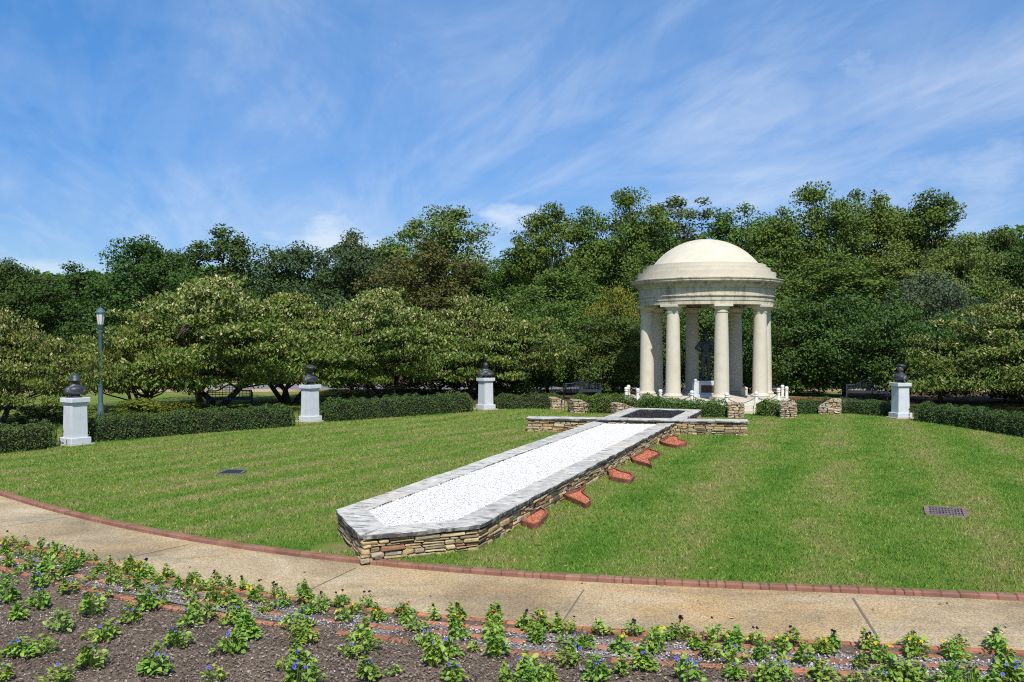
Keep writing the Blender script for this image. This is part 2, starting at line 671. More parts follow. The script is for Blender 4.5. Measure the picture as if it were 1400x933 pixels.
def mulch_mat():
    m, nt = new_mat('mulch_soil')
    t = NT(nt)
    pos = worldco(t)
    n = t.noise(pos, 35.0, 5.0, 0.75)
    c = t.ramp(n, [(0.3, (0.07, 0.05, 0.038)), (0.5, (0.155, 0.115, 0.085)), (0.7, (0.27, 0.21, 0.16))])
    c = t.mix(1.0, c, t.ramp(t.noise(pos, 1.6, 4.0), [(0.3, 0.75), (0.7, 1.2)]), 'MULTIPLY')
    finish(t, c, 0.95, t.bump(n, 0.9, 0.02), 0.1)
    return m


M['mulch'] = mulch_mat()
M['chips'] = island_mat('mulch_chips', [(0.0, (0.06, 0.042, 0.03)), (0.35, (0.17, 0.125, 0.092)), (0.7, (0.28, 0.22, 0.17)), (0.94, (0.38, 0.33, 0.28)), (1.0, (0.50, 0.46, 0.42))], nscale=30, bump=0.2)
M['grit'] = island_mat('pale_grit', [(0.0, (0.13, 0.10, 0.09)), (0.35, (0.34, 0.305, 0.285)), (0.75, (0.50, 0.47, 0.45)), (1.0, (0.68, 0.67, 0.66))], nscale=30, bump=0.2)
M['far_mulch'] = plain_mat('leaf_litter', (0.11, 0.075, 0.05), 0.95, 0.1, nscale=5, namt=0.5, bump=0.7, bscale=25)
M['asphalt'] = plain_mat('road_asphalt', (0.20, 0.205, 0.215), 0.9, 0.2, nscale=0.6, namt=0.2)
M['brick_path'] = plain_mat('brick_paving', (0.23, 0.07, 0.05), 0.9, 0.2, nscale=6, namt=0.35)


M['dry_leaf'] = island_mat('dry_leaves', [(0.0, (0.16, 0.09, 0.04)), (0.6, (0.34, 0.22, 0.10)), (1.0, (0.50, 0.40, 0.22))], nscale=30, bump=0.1)
M['grit_bed'] = plain_mat('grit_base', (0.24, 0.21, 0.19), 0.95, 0.1, nscale=45, namt=0.6, bump=0.7, bscale=60)


def temple_mat():
    m, nt = new_mat('cream_limestone')
    t = NT(nt)
    co = worldco(t)
    n = t.noise(co, 2.0, 5.0, 0.65)
    c = t.ramp(n, [(0.3, (0.52, 0.47, 0.36)), (0.7, (0.60, 0.555, 0.45))])
    fine = t.noise(co, 30.0, 4.0, 0.7)
    c = t.mix(1.0, c, t.ramp(fine, [(0.3, 0.9), (0.7, 1.06)]), 'MULTIPLY')
    finish(t, c, 0.85, t.bump(fine, 0.25, 0.006), 0.2)
    return m


def cornice_mat():
    m, nt = new_mat('weathered_limestone')
    t = NT(nt)
    co = worldco(t)
    n = t.noise(co, 2.0, 5.0, 0.65)
    c = t.ramp(n, [(0.3, (0.46, 0.405, 0.30)), (0.7, (0.57, 0.515, 0.40))])
    st = t.noise(t.mapping(co, scale=(2.6, 2.6, 0.30)), 1.3, 6.0, 0.72)
    k = t.ramp(st, [(0.46, 0.0), (0.66, 1.0)])
    c = t.mix(t.math('MULTIPLY', k, 0.75), c, (0.12, 0.11, 0.095))
    finish(t, c, 0.85, t.bump(t.noise(co, 30.0, 4.0), 0.25, 0.006), 0.2)
    return m


M['temple'] = temple_mat()
M['cornice'] = cornice_mat()
M['seam'] = plain_mat('pale_joint', (0.74, 0.69, 0.58), 0.85, 0.2)
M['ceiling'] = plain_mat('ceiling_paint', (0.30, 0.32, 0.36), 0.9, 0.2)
def granite_mat():
    m, nt = new_mat('white_granite')
    t = NT(nt)
    pos = worldco(t)
    n = t.noise(pos, 3.0, 5.0, 0.6)
    c = t.ramp(n, [(0.3, (0.50, 0.525, 0.55)), (0.7, (0.58, 0.60, 0.615))])
    st = t.noise(t.mapping(pos, scale=(9, 9, 0.9)), 1.0, 5.0, 0.7)
    c = t.mix(t.math('MULTIPLY', t.ramp(st, [(0.52, 0.0), (0.72, 1.0)]), 0.35), c, (0.30, 0.29, 0.27))
    c = t.mix(1.0, c, t.ramp(t.noise(pos, 90.0, 2.0), [(0.3, 0.9), (0.7, 1.05)]), 'MULTIPLY')
    finish(t, c, 0.7, None, 0.3)
    return m


M['white'] = granite_mat()
M['white_post'] = plain_mat('white_post', (0.66, 0.64, 0.60), 0.7, 0.3, nscale=8, namt=0.08)
M['base_stone'] = plain_mat('pedestal_footing', (0.42, 0.36, 0.29), 0.9, 0.2, nscale=9, namt=0.3)
M['bronze'] = plain_mat('dark_bronze', (0.055, 0.062, 0.068), 0.48, 0.5, 0.35, nscale=10, namt=0.45, bump=0.25, bscale=35)
M['plaque'] = plain_mat('brown_plaque', (0.075, 0.045, 0.032), 0.6, 0.3, 0.3, nscale=20, namt=0.3)
M['black_metal'] = plain_mat('black_metal', (0.022, 0.026, 0.034), 0.5, 0.4, 0.2)
M['bench'] = plain_mat('bench_paint', (0.028, 0.035, 0.050), 0.5, 0.4)
M['grate'] = plain_mat('cast_iron', (0.17, 0.145, 0.145), 0.7, 0.4, 0.3, nscale=15, namt=0.4, bump=0.3)
M['rust'] = plain_mat('rusty_iron', (0.22, 0.155, 0.125), 0.85, 0.3, 0.1, nscale=15, namt=0.4, bump=0.3)
M['pit'] = plain_mat('drain_pit', (0.01, 0.01, 0.01), 0.95, 0.0)
M['lamp_green'] = plain_mat('green_lamp_paint', (0.065, 0.115, 0.125), 0.5, 0.4, nscale=6, namt=0.2)
M['chain'] = plain_mat('chain_steel', (0.20, 0.20, 0.20), 0.5, 0.5, 0.4)
M['bark'] = plain_mat('bark', (0.085, 0.068, 0.052), 0.95, 0.1, nscale=9, namt=0.5, bump=0.8, bscale=20)
M['pale_bark'] = plain_mat('pale_bark', (0.17, 0.15, 0.125), 0.95, 0.1, nscale=9, namt=0.4, bump=0.8, bscale=20)
m, nt = new_mat('lamp_glass')
t = NT(nt)
gp = finish(t, (0.62, 0.60, 0.54), 0.35, None, 0.5)
M['lamp_glass'] = m
m, nt = new_mat('joint')
finish(NT(nt), (0.16, 0.135, 0.10), 0.95)
M['joint'] = m

M['tulip'] = leaf_mat('tulip_leaves', [(0.0, (0.065, 0.118, 0.020)), (0.5, (0.114, 0.187, 0.034)), (0.9, (0.168, 0.244, 0.048)), (0.985, (0.213, 0.242, 0.050)), (1.0, (0.403, 0.273, 0.050))])
M['tulip_light'] = leaf_mat('light_tulip_leaves', [(0.0, (0.084, 0.139, 0.029)), (0.5, (0.148, 0.215, 0.046)), (1.0, (0.232, 0.285, 0.072))])
M['oak'] = leaf_mat('oak_leaves', [(0.0, (0.042, 0.077, 0.017)), (0.6, (0.073, 0.125, 0.025)), (1.0, (0.138, 0.193, 0.041))])
M['pine'] = leaf_mat('blue_leaves', [(0.0, (0.052, 0.081, 0.031)), (0.6, (0.081, 0.121, 0.043)), (1.0, (0.137, 0.178, 0.066))])
M['airy'] = leaf_mat('airy_leaves', [(0.0, (0.10, 0.15, 0.06)), (0.6, (0.16, 0.22, 0.09)), (1.0, (0.24, 0.29, 0.14))])
M['silver'] = leaf_mat('silver_leaves', [(0.0, (0.06, 0.09, 0.045)), (0.6, (0.10, 0.14, 0.075)), (1.0, (0.15, 0.19, 0.11))])
M['brownish'] = leaf_mat('bronze_leaves', [(0.0, (0.058, 0.078, 0.018)), (0.5, (0.110, 0.125, 0.030)), (0.85, (0.165, 0.150, 0.045)), (1.0, (0.25, 0.19, 0.08))])
M['dense'] = leaf_mat('dense_leaves', [(0.0, (0.041, 0.084, 0.013)), (0.6, (0.074, 0.137, 0.024)), (1.0, (0.135, 0.210, 0.039))], spec=0.3, rough=0.5)
M['yellow'] = leaf_mat('yellow_green_leaves', [(0.0, (0.096, 0.132, 0.016)), (0.6, (0.192, 0.222, 0.030)), (1.0, (0.336, 0.324, 0.050))])
M['dogwood'] = leaf_mat('dogwood_leaves', [(0.0, (0.050, 0.088, 0.013)), (0.4, (0.105, 0.168, 0.024)), (0.68, (0.17, 0.22, 0.038)), (0.76, (0.29, 0.28, 0.085)),
                                           (0.90, (0.50, 0.45, 0.22)), (1.0, (0.64, 0.575, 0.34))], transl=0.2, noise_scale=0.9, spec=0.3, zgain=0.065, patch=.5)
M['dogwood_green'] = leaf_mat('green_dogwood_leaves', [(0.0, (0.060, 0.105, 0.013)), (0.5, (0.125, 0.190, 0.024)), (0.76, (0.24, 0.275, 0.04)), (0.84, (0.40, 0.36, 0.13)), (1.0, (0.60, 0.53, 0.28))], transl=0.22, noise_scale=0.9, spec=0.3, zgain=0.06, patch=.5)
M['hedge'] = leaf_mat('hedge_leaves', [(0.0, (0.035, 0.069, 0.019)), (0.6, (0.070, 0.121, 0.029)), (1.0, (0.119, 0.182, 0.036))], transl=0.15, noise_scale=2.0, spec=0.25)
M['hedge_light'] = leaf_mat('juniper_leaves', [(0.0, (0.044, 0.091, 0.014)), (0.6, (0.095, 0.174, 0.024)), (1.0, (0.172, 0.248, 0.034))], transl=0.15, noise_scale=2.0, spec=0.25)
M['hedge_core'] = plain_mat('hedge_twigs', (0.022, 0.024, 0.014), 0.95, 0.05)
M['pansy'] = leaf_mat('pansy_leaves', [(0.0, (0.122, 0.220, 0.029)), (0.6, (0.235, 0.379, 0.051)), (0.92, (0.383, 0.514, 0.086)), (1.0, (0.731, 0.635, 0.200))], transl=0.25, noise_scale=3.0, spec=0.45)
M['pansy_pale'] = leaf_mat('pale_pansy_leaves', [(0.0, (0.143, 0.213, 0.048)), (0.6, (0.273, 0.375, 0.090)), (1.0, (0.494, 0.525, 0.192))], transl=0.25, noise_scale=3.0, spec=0.45)
PETAL = {'P': (0.022, 0.009, 0.035), 'Y': (0.80, 0.50, 0.015), 'R': (0.36, 0.022, 0.010), 'V': (0.15, 0.13, 0.56), 'W': (0.80, 0.75, 0.52), 'O': (0.70, 0.13, 0.015)}
for k, c in PETAL.items():
    M['petal' + k] = plain_mat('petal_' + k, c, 0.7, 0.2, nscale=60, namt=0.3)
    M['eye' + k] = plain_mat('petal_eye_' + k, {'P': (0.01, 0.004, 0.012), 'Y': (0.75, 0.36, 0.01), 'R': (0.05, 0.005, 0.01), 'V': (0.06, 0.03, 0.30), 'W': (0.85, 0.65, 0.1), 'O': (0.5, 0.06, 0.01)}[k], 0.7, 0.2)

# ------------------------------------------------------------------ ground, lawn, path, flower bed
ZP = -0.05      # level of path and bed; the lawn lies at 0


def curve_fn(px, z, deg=4):
    pts = [at(x, y, z) for x, y in px]
    xs = np.array([p.x for p in pts])
    ys = np.array([p.y for p in pts])
    c = np.polyfit(xs, ys, deg)
    dc = np.polyder(c)
    x0, x1 = xs.min(), xs.max()

    def fn(x):
        xx = min(max(x, x0), x1)
        return float(np.polyval(c, xx) + np.polyval(dc, xx) * (x - xx) * (0.8 if x < x0 else 1.0))
    return fn


kerb_y = curve_fn([(0, 673), (60, 687.5), (114, 703.6), (214, 725), (321, 744.6), (400, 756), (501, 764.5), (600, 771), (686, 778.6), (800, 786), (900, 794), (1020, 799), (1150, 804), (1400, 813)], 0.0)
bed_y = curve_fn([(0, 733), (43, 747), (137, 767), (237, 788.6), (391, 813), (528.6, 831), (645, 844), (757, 853), (850, 860), (948, 866), (1074, 871), (1178, 877), (1260, 881), (1397, 889)], ZP)

XS = np.arange(-24, 24.01, 0.4)
b = MB()
b.add([(-700, -60, -0.13), (700, -60, -0.13), (700, 900, -0.13), (-700, 900, -0.13)], [(0, 1, 2, 3)])
struct(b.build('ground', M['field']))

b = MB()
for i in range(len(XS) - 1):
    xa, xb = XS[i], XS[i + 1]
    b.add([(xa, kerb_y(xa) + .05, 0), (xb, kerb_y(xb) + .05, 0), (xb, 47, 0), (xa, 47, 0)], [(0, 1, 2, 3)])
    b.add([(xa, kerb_y(xa) + .05, -.13), (xb, kerb_y(xb) + .05, -.13), (xb, kerb_y(xb) + .05, 0), (xa, kerb_y(xa) + .05, 0)], [(0, 1, 2, 3)])
b.add([(-24, 47, 0), (24, 47, 0), (24, 47, -.13), (-24, 47, -.13)], [(0, 1, 2, 3)])
struct(b.build('lawn', M['lawn']))

b = MB()
for i in range(len(XS) - 1):
    xa, xb = XS[i], XS[i + 1]
    b.add([(xa, bed_y(xa) - .02, ZP), (xb, bed_y(xb) - .02, ZP), (xb, kerb_y(xb), ZP), (xa, kerb_y(xa), ZP)], [(0, 1, 2, 3)])
struct(b.build('path', M['path']))

# dark expansion joints laid across the path
b = MB()
for (x0, y0, x1, y1, w) in [(257, 745, 160, 766, .014), (486, 777, 418.6, 809, .016), (798, 807, 768, 852, .018), (1166, 818, 1200, 872, .026), (92, 707, -6, 722, .012)]:
    p, q = at(x0, y0, ZP), at(x1, y1, ZP)
    d = (q - p).normalized()
    s = Vector((-d.y, d.x, 0)) * w / 2
    b.add([(v.x, v.y, ZP + .004) for v in (p - s, q - s, q + s, p + s)], [(0, 1, 2, 3)])
struct(b.build('path_joint', M['joint']))

# brick kerb between lawn and path
b = MB()
x = -22.0
while x < 22:
    ln = random.choice((0.20, 0.20, 0.10))
    xm = x + ln / 2
    dy = (kerb_y(xm + .05) - kerb_y(xm - .05)) / 0.1
    a = math.atan(dy)
    b.box((xm * 1.0, kerb_y(xm) - .015, -0.052 + random.uniform(-.004, .004)), (ln * 1.03 - .003, 0.125, 0.125), a, 0, 0.003, 0.016)
    x += ln * math.cos(a)
struct(b.build('brick_kerb', M['kerb']))

# flower bed soil sheet with a little relief
nx, ny = 150, 60
gx = np.linspace(-13, 13, nx)
V = []
for j in range(ny):
    u = j / (ny - 1)
    for x in gx:
        y0 = bed_y(x) - .02
        V.append((x, y0 + (3.5 - y0) * u, 0))
V = np.array(V)
hz = np.zeros(len(V))
for fr, am in ((1.3, .010), (3.1, .008), (7.7, .006)):
    ph = rng.uniform(0, 6, 4)
    hz += am * np.sin(V[:, 0] * fr + ph[0] + 1.3 * np.sin(V[:, 1] * fr * .7 + ph[1])) * np.sin(V[:, 1] * fr * 1.1 + ph[2])
V[:, 2] = ZP - 0.022 + np.where(np.arange(len(V)) < nx, 0, hz)
idx = np.arange(nx * ny).reshape(ny, nx)
Fc = np.stack([idx[:-1, :-1], idx[1:, :-1], idx[1:, 1:], idx[:-1, 1:]], -1).reshape(-1, 4)
o = np_mesh('mulch', V, Fc, M['mulch'], smooth=True)
o['kind'] = 'structure'

ROWS = [0.05, 0.29, 0.57, 0.88]
b = MB()
for k, off in enumerate(ROWS):
    x = -12.0
    while x < 12:
        ln = 0.20
        a = math.atan((bed_y(x + .05) - bed_y(x - .05)) / 0.1)
        sc = 1.0 if x > -3 else 1.0
        y = bed_y(x) - off / math.cos(a) * sc
        if random.random() < (2 if k == 0 else 0.80 if k == 3 else 0.66):
            hh = random.uniform(-.010, .004) if k else 0.0
            b.box((x, y, ZP - 0.030 + hh), (ln - .008, 0.085, 0.06), a + random.uniform(-.03, .03), 0, 0.003, 0.006)
        x += ln * math.cos(a)
struct(b.build('brick_edging', M['bed_brick']))


b = MB()
for i in range(len(XS) - 1):
    xa, xb = XS[i], XS[i + 1]
    if xa < -12 or xb > 12:
        continue
    for o0, o1 in ((.33, .53), (.61, .84)):
        b.add([(xa, bed_y(xa) - o1, ZP - .017), (xb, bed_y(xb) - o1, ZP - .017), (xb, bed_y(xb) - o0, ZP - .017), (xa, bed_y(xa) - o0, ZP - .017)], [(0, 1, 2, 3)])
struct(b.build('gravel_strip', M['grit_bed']))


def bed_chips(n, lo, hi, size, name, mat, ymin=4.2):
    d = rng.uniform(0, 1, n * 3)
    Y = 6.6 + d ** 1.1 * 10
    X = rng.uniform(-1, 1, n * 3) * 0.63 * Y
    by = np.array([bed_y(x) for x in X])
    off = by - Y
    ok = (off > lo) & (off < hi)
    if hi < 2:
        for r0 in ROWS[1:]:
            ok &= (np.abs(off - r0) > .052) | (rng.random(len(ok)) < .22)
    X, Y = X[ok][:n], Y[ok][:n]
    n = len(X)
    P = np.stack([X, Y, ZP - .012 + rng.uniform(0, .018, n)], 1)
    A = rand_unit(n)
    A[:, 2] *= .35
    N = rand_unit(n) * .6 + np.array([[0, 0, 1.0]])
    L = rng.uniform(.5, 1.3, n) * size
    return P, A, N, L


P, A, N, L = bed_chips(52000, .9, 7, .030, '', None)
V, Fc = leaves(P, A, N, L, L * rng.uniform(.25, .7, len(L)), .15)
o = np_mesh('mulch_chips', V, Fc, M['chips'])
tag(o, 'loose brown bark mulch chips covering the flower bed', 'mulch', kind='stuff')
P, A, N, L = bed_chips(60000, .28, .90, .026, '', None)
V, Fc = leaves(P, A, N, L, L * rng.uniform(.5, .9, len(L)), .2)
o = np_mesh('pale_gravel', V, Fc, M['grit'])
tag(o, 'pale grey grit spread between the brick rows of the flower bed', 'gravel', kind='stuff')
P, A, N, L = bed_chips(9000, .08, .31, .026, '', None)
V, Fc = leaves(P, A, N, L, L * rng.uniform(.3, .8, len(L)), .2)
o = np_mesh('mulch_chips', V, Fc, M['chips'])
tag(o, 'strip of brown mulch chips beside the path edge', 'mulch', kind='stuff')

# far road, mulch behind the hedges, red brick walk
b = MB()
b.add([(-160, 51.5, -.10), (160, 51.5, -.10), (160, 58.0, -.10), (-160, 58.0, -.10)], [(0, 1, 2, 3)])
struct(b.build('road', M['asphalt']))
b = MB()
b.add([(-160, 51.0, -.118), (160, 51.0, -.118), (160, 51.5, -.118), (-160, 51.5, -.118)], [(0, 1, 2, 3)])
b.box((0, 51.3, -.06), (320, .25, .13))
b.box((0, 58.2, -.06), (320, .25, .13))
struct(b.build('road_kerb', M['path']))

# ------------------------------------------------------------------ the sword shaped planter
bear = math.atan(444 / F)
U = Vector((math.sin(bear), math.cos(bear), 0))
NN = Vector((math.cos(bear), -math.sin(bear), 0))
ZB, ZG = 0.35, 0.42


def xy(p):
    return Vector((p.x, p.y, 0))


pA, pB, pC = xy(at(462, 697, ZB)), xy(at(495, 732, ZB)), xy(at(655, 717, ZB))
pE = xy(at(918.9, 580.8, ZB))
pE = pC + U * (pE - pC).dot(U)
pL = pA + U * (xy(at(815.7, 577.3, ZB)) - pA).dot(U)
# guard
g0, g1 = xy(at(720.7, 571.8, ZG)), xy(at(1022, 576.3, ZG))
gd = (g1 - g0).normalized()
gn = Vector((-gd.y, gd.x, 0))
GW = 0.68
g2, g3 = g1 + gn * GW, g0 + gn * GW
# handle
h2, h3 = xy(at(958.5, 560.3, ZG)), xy(at(863, 557.6, ZG))


def along_to_line(p, d, q, e):
    """point on p+s*d meeting line q+t*e"""
    den = d.x * e.y - d.y * e.x
    s = ((q.x - p.x) * e.y - (q.y - p.y) * e.x) / den
    return p + d * s


h1 = along_to_line(h2, U, g3, gd)
h0 = along_to_line(h3, U, g3, gd)
pE = along_to_line(pC, U, g0, gd)
pL = along_to_line(pA, U, g0, gd)


def stone_face(mb, p, q, z0, z1, depth=0.10, hmin=.035, hmax=.085, lmin=.10, lmax=.38):
    """dry laid stones along p->q, outer face to the right of p->q"""
    d = (q - p)
    Ltot = d.length
    d = d.normalized()
    out = Vector((d.y, -d.x, 0))
    a = math.atan2(d.y, d.x)
    z = z0
    while z < z1 - .005:
        h = min(random.uniform(hmin, hmax), z1 - z)
        if z1 - z - h < .02:
            h = z1 - z
        s = -random.uniform(0, lmin) * 0
        while s < Ltot - .002:
            ln = min(random.uniform(lmin, lmax), Ltot - s)
            if Ltot - s - ln < lmin * .5:
                ln = Ltot - s
            # now and then a stone is split into two thin ones
            hs = [(z, h)] if (h < .06 or random.random() < .7) else [(z, h * .45), (z + h * .45, h * .55)]
            for zz, hh in hs:
                prot = random.uniform(-.022, .018)
                c = p + d * (s + ln / 2) - out * (depth / 2 - prot)
                tilt = random.uniform(-.02, .02)
                Mx = Matrix.Translation((c.x, c.y, zz + hh / 2)) @ Matrix.Rotation(a, 4, 'Z') @ Matrix.Rotation(tilt, 4, 'Y')
                mb.box(None, (ln - random.uniform(.005, .018), depth, hh - random.uniform(.003, .012)), mi=0, jit=.007, bev=.014, mat=Mx)
            s += ln
        z += h


def coping_run(mb, op, oq, ip, iq, z1, th=.058, over=.024, lo=.55, hi=1.15):
    """flagstones between outer line op->oq and inner line ip->iq"""
    Lo = (oq - op).length
    s = 0.0
    dirv = (oq - op).normalized()
    out = Vector((dirv.y, -dirv.x, 0))
    cuts = [0.0]
    while s < Lo:
        s += random.uniform(lo, hi)
        if Lo - s < lo * .6:
            s = Lo
        cuts.append(min(s, Lo))
    for c0, c1 in zip(cuts[:-1], cuts[1:]):
        e = .003 / max(Lo, .1)
        u0, u1 = c0 / Lo + e, c1 / Lo - e
        dz = random.uniform(-.006, .006)
        jo = [random.uniform(-.012, .012) for _ in range(4)]
        P4 = [op.lerp(oq, u0) + out * (over + jo[0]), op.lerp(oq, u1) + out * (over + jo[1]), ip.lerp(iq, u1) - out * jo[2] * .6, ip.lerp(iq, u0) - out * jo[3] * .6]
        # subdivided outer edge so that it is not ruler straight
        mid = [P4[0].lerp(P4[1], k / 3) + out * random.uniform(-.010, .010) for k in (1, 2)]
        poly = [P4[0], mid[0], mid[1], P4[1], P4[2], P4[3]]
        n = len(poly)
        cen = sum(poly, Vector()) / n
        top = [cen + (q - cen) * (1 - .012 / max((q - cen).length, .05)) for q in poly]
        vs = [(q.x, q.y, z1 - th + random.uniform(-.008, .008)) for q in poly] + [(q.x, q.y, z1 - .012 + dz) for q in poly] + [(q.x, q.y, z1 + dz) for q in top]
        fs = [(i, (i + 1) % n, n + (i + 1) % n, n + i) for i in range(n)] + [(n + i, n + (i + 1) % n, 2 * n + (i + 1) % n, 2 * n + i) for i in range(n)]
        fs += [tuple(range(2 * n, 3 * n)), tuple(reversed(range(n)))]
        mb.add(vs, fs)


def offset_in(poly, w):
    """inset of a ccw or cw polygon by w"""
    n = len(poly)
    area = sum(poly[i].x * poly[(i + 1) % n].y - poly[(i + 1) % n].x * poly[i].y for i in range(n))
    sg = 1 if area > 0 else -1
    res = []
    for i in range(n):
        a, p, c = poly[i - 1], poly[i], poly[(i + 1) % n]
        d1, d2 = (p - a).normalized(), (c - p).normalized()
        n1, n2 = Vector((-d1.y, d1.x, 0)) * sg, Vector((-d2.y, d2.x, 0)) * sg
        bis = (n1 + n2).normalized()
        res.append(p + bis * (w / max(bis.dot(n1), .3)))
    return res


planter = thing('sword_planter', (pB.x, pB.y, 0), 'low sword-shaped stone planter with slate coping and white gravel running up the lawn', 'planter')
ORG = Vector((pB.x, pB.y, 0))


def sub(*ps):
    return [p - ORG for p in ps]


bladeO = sub(pA, pB, pC, pE, pL)           # counter-clockwise seen from above
bladeI = offset_in(bladeO, 0.41)
wall = MB()
core = MB()
for p, q in ((0, 1), (1, 2), (2, 3), (4, 0)):
    stone_face(wall, bladeO[p], bladeO[q], -.03, ZB - .08, .12)
inner = offset_in(bladeO, 0.06)
core.prism(inner, -.03, ZB - .085)
G = sub(g0, g1, g2, g3)
for p, q in ((0, 1), (1, 2), (2, 3), (3, 0)):
    stone_face(wall, G[p], G[q], -.03, ZG - .08, .12)
core.prism(offset_in(G, .06), -.03, ZG - .085)
HN = sub(h0, h1, h2, h3)
for p, q in ((1, 2), (2, 3), (3, 0)):
    stone_face(wall, HN[p], HN[q], -.03, ZG - .08, .12)
core.prism(offset_in(HN, .06), -.03, ZG - .087)
wall.build('wall', M['stone'], planter)
core.build('wall_core', M['gap'], planter)
cop = MB()
for p, q in ((0, 1), (1, 2), (2, 3), (4, 0)):
    coping_run(cop, bladeO[p], bladeO[q], bladeI[p], bladeI[q] if not (p == 2) else bladeI[3], ZB)
Gm = [G[0], G[1], G[2], G[3]]
coping_run(cop, G[0] - gd * .05, G[1] + gd * .05, G[3] - gd * .05, G[2] + gd * .05, ZG)
HI = offset_in(HN, 0.41)
hI0 = HN[0] + (HI[3] - HN[3]) - (HI[3] - HN[3]).dot(U) * U
hI1 = HN[1] + (HI[2] - HN[2]) - (HI[2] - HN[2]).dot(U) * U
coping_run(cop, HN[1], HN[2], hI1, HI[2], ZG - .004)
coping_run(cop, HN[2], HN[3], HI[2], HI[3], ZG - .004)
coping_run(cop, HN[3], HN[0], HI[3], hI0, ZG - .004)
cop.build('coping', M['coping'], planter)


def pebbles(poly, z, n, size, name, mat, parent, zvar=.012, flat=.75):
    """loose stones strewn inside a polygon"""
    xs = [p.x for p in poly]
    ys = [p.y for p in poly]
    P = np.stack([rng.uniform(min(xs), max(xs), n * 5), rng.uniform(min(ys), max(ys), n * 5)], 1)
    inside = np.zeros(len(P), bool)
    m = len(poly)
    for i in range(m):
        a, c = poly[i], poly[(i + 1) % m]
        cond = (a.y > P[:, 1]) != (c.y > P[:, 1])
        xi = (c.x - a.x) * (P[:, 1] - a.y) / ((c.y - a.y) or 1e-9) + a.x
        inside ^= cond & (P[:, 0] < xi)
    P = P[inside][:n]
    n = len(P)
    base = np.array([(1, 0, 0), (0, 1, 0), (-1, 0, 0), (0, -1, 0), (0, 0, 1), (0, 0, -1)], float)
    sz = size * rng.uniform(.6, 1.35, (n, 1, 1))
    V = base[None] * rng.uniform(.65, 1.2, (n, 6, 3)) * sz
    V += rng.normal(0, .15, (n, 6, 3)) * sz
    V[:, :, 2] *= flat
    ang = rng.uniform(0, 6.28, n)
    ca, sa = np.cos(ang)[:, None], np.sin(ang)[:, None]
    Vx = V[:, :, 0] * ca - V[:, :, 1] * sa
    Vy = V[:, :, 0] * sa + V[:, :, 1] * ca
    V = np.stack([Vx + P[:, :1], Vy + P[:, 1:], V[:, :, 2] + z + rng.uniform(-zvar, zvar, (n, 1))], -1)
    tri = np.array([(0, 1, 4), (1, 2, 4), (2, 3, 4), (3, 0, 4), (1, 0, 5), (2, 1, 5), (3, 2, 5), (0, 3, 5)])
    Fc = (np.arange(n)[:, None, None] * 6 + tri[None]).reshape(-1, 3)
    o = np_mesh(name, V.reshape(-1, 3), Fc, mat, parent)
    o['kind'] = 'stuff'
    return o


def bed_sheet(poly, z, name, mat, parent):
    b = MB()
    b.add([(p.x, p.y, z) for p in poly], [tuple(range(len(poly)))])
    return b.build(name, mat, parent)


def grow(poly, w):
    return offset_in(poly, -w)


bed_sheet(grow(bladeI, .03), ZB - .033, 'gravel_bed', M['white_bed'], planter)
pebbles(grow(bladeI, .01), ZB - .027, 50000, .0145, 'white_gravel', M['white_gravel'], planter, .007)
dk = [hI0, hI1, HI[2], HI[3]]
bed_sheet(grow(dk, .03), ZG - .050, 'gravel_bed', M['dark_gravel'], planter)
pebbles(dk, ZG - .040, 2600, .022, 'dark_gravel', M['dark_gravel'], planter)

# red gravel flame shaped beds beside the blade
FL = [
    [(45, 768), (100, 735), (190, 690), (185, 665), (240, 700), (258, 722), (240, 745), (190, 795), (150, 806), (80, 785)],
    [(355, 592), (440, 570), (490, 545), (525, 520), (490, 565), (525, 590), (560, 625), (562, 640), (522, 664), (484, 645), (430, 624)],
    [(668, 420), (720, 406), (760, 424), (850, 440), (870, 460), (842, 496), (800, 490), (690, 468), (690, 445)],
    [(840, 328), (900, 305), (960, 268), (1052, 295), (1035, 312), (968, 345), (992, 390), (950, 375), (858, 352)],
    [(1045, 215), (1140, 176), (1175, 184), (1182, 205), (1242, 214), (1235, 236), (1165, 250), (1108, 240), (1060, 226)]]
FLAB = ['red gravel bed with brick edging nearest the planter tip, squared flame shape', 'curved flame-shaped red gravel bed, second from the planter tip',
        'rounded flame-shaped red gravel bed in the middle of the row beside the planter', 'forked red gravel bed with a notched corner, fourth from the planter tip',
        'red gravel bed closest to the planter cross arm, star-like outline']
for pts, lab in zip(FL, FLAB):
    poly = [xy(at(700 + x / 5.185, 560 + y / 5.185, .10)) for x, y in pts]
    cen = sum(poly, Vector()) / len(poly)
    th = thing('gravel_bed', (cen.x, cen.y, 0), lab, 'flower bed', 'red flame-shaped beds along the planter')
    P = [p - cen for p in poly]
    area = sum(P[i].x * P[(i + 1) % len(P)].y - P[(i + 1) % len(P)].x * P[i].y for i in range(len(P)))
    if area < 0:
        P.reverse()
    I = [p * (1 - .075 / max(p.length, .2)) for p in P]
    n = len(P)
    b = MB()
    vs = [(p.x, p.y, -.03) for p in P] + [(p.x, p.y, .085) for p in P] + [(p.x, p.y, .085) for p in I] + [(p.x, p.y, .03) for p in I]
    fs = []
    for i in range(n):
        j = (i + 1) % n
        fs += [(i, j, n + j, n + i), (n + i, n + j, 2 * n + j, 2 * n + i), (2 * n + i, 2 * n + j, 3 * n + j, 3 * n + i)]
    b.add(vs, fs)
    b.build('brick_edge', M['flame_edge'], th)
    bed_sheet(I, .042, 'gravel_bed', M['red_bed'], th)
    pebbles(I, .048, 900, .018, 'red_gravel', M['red_gravel'], th, .008)

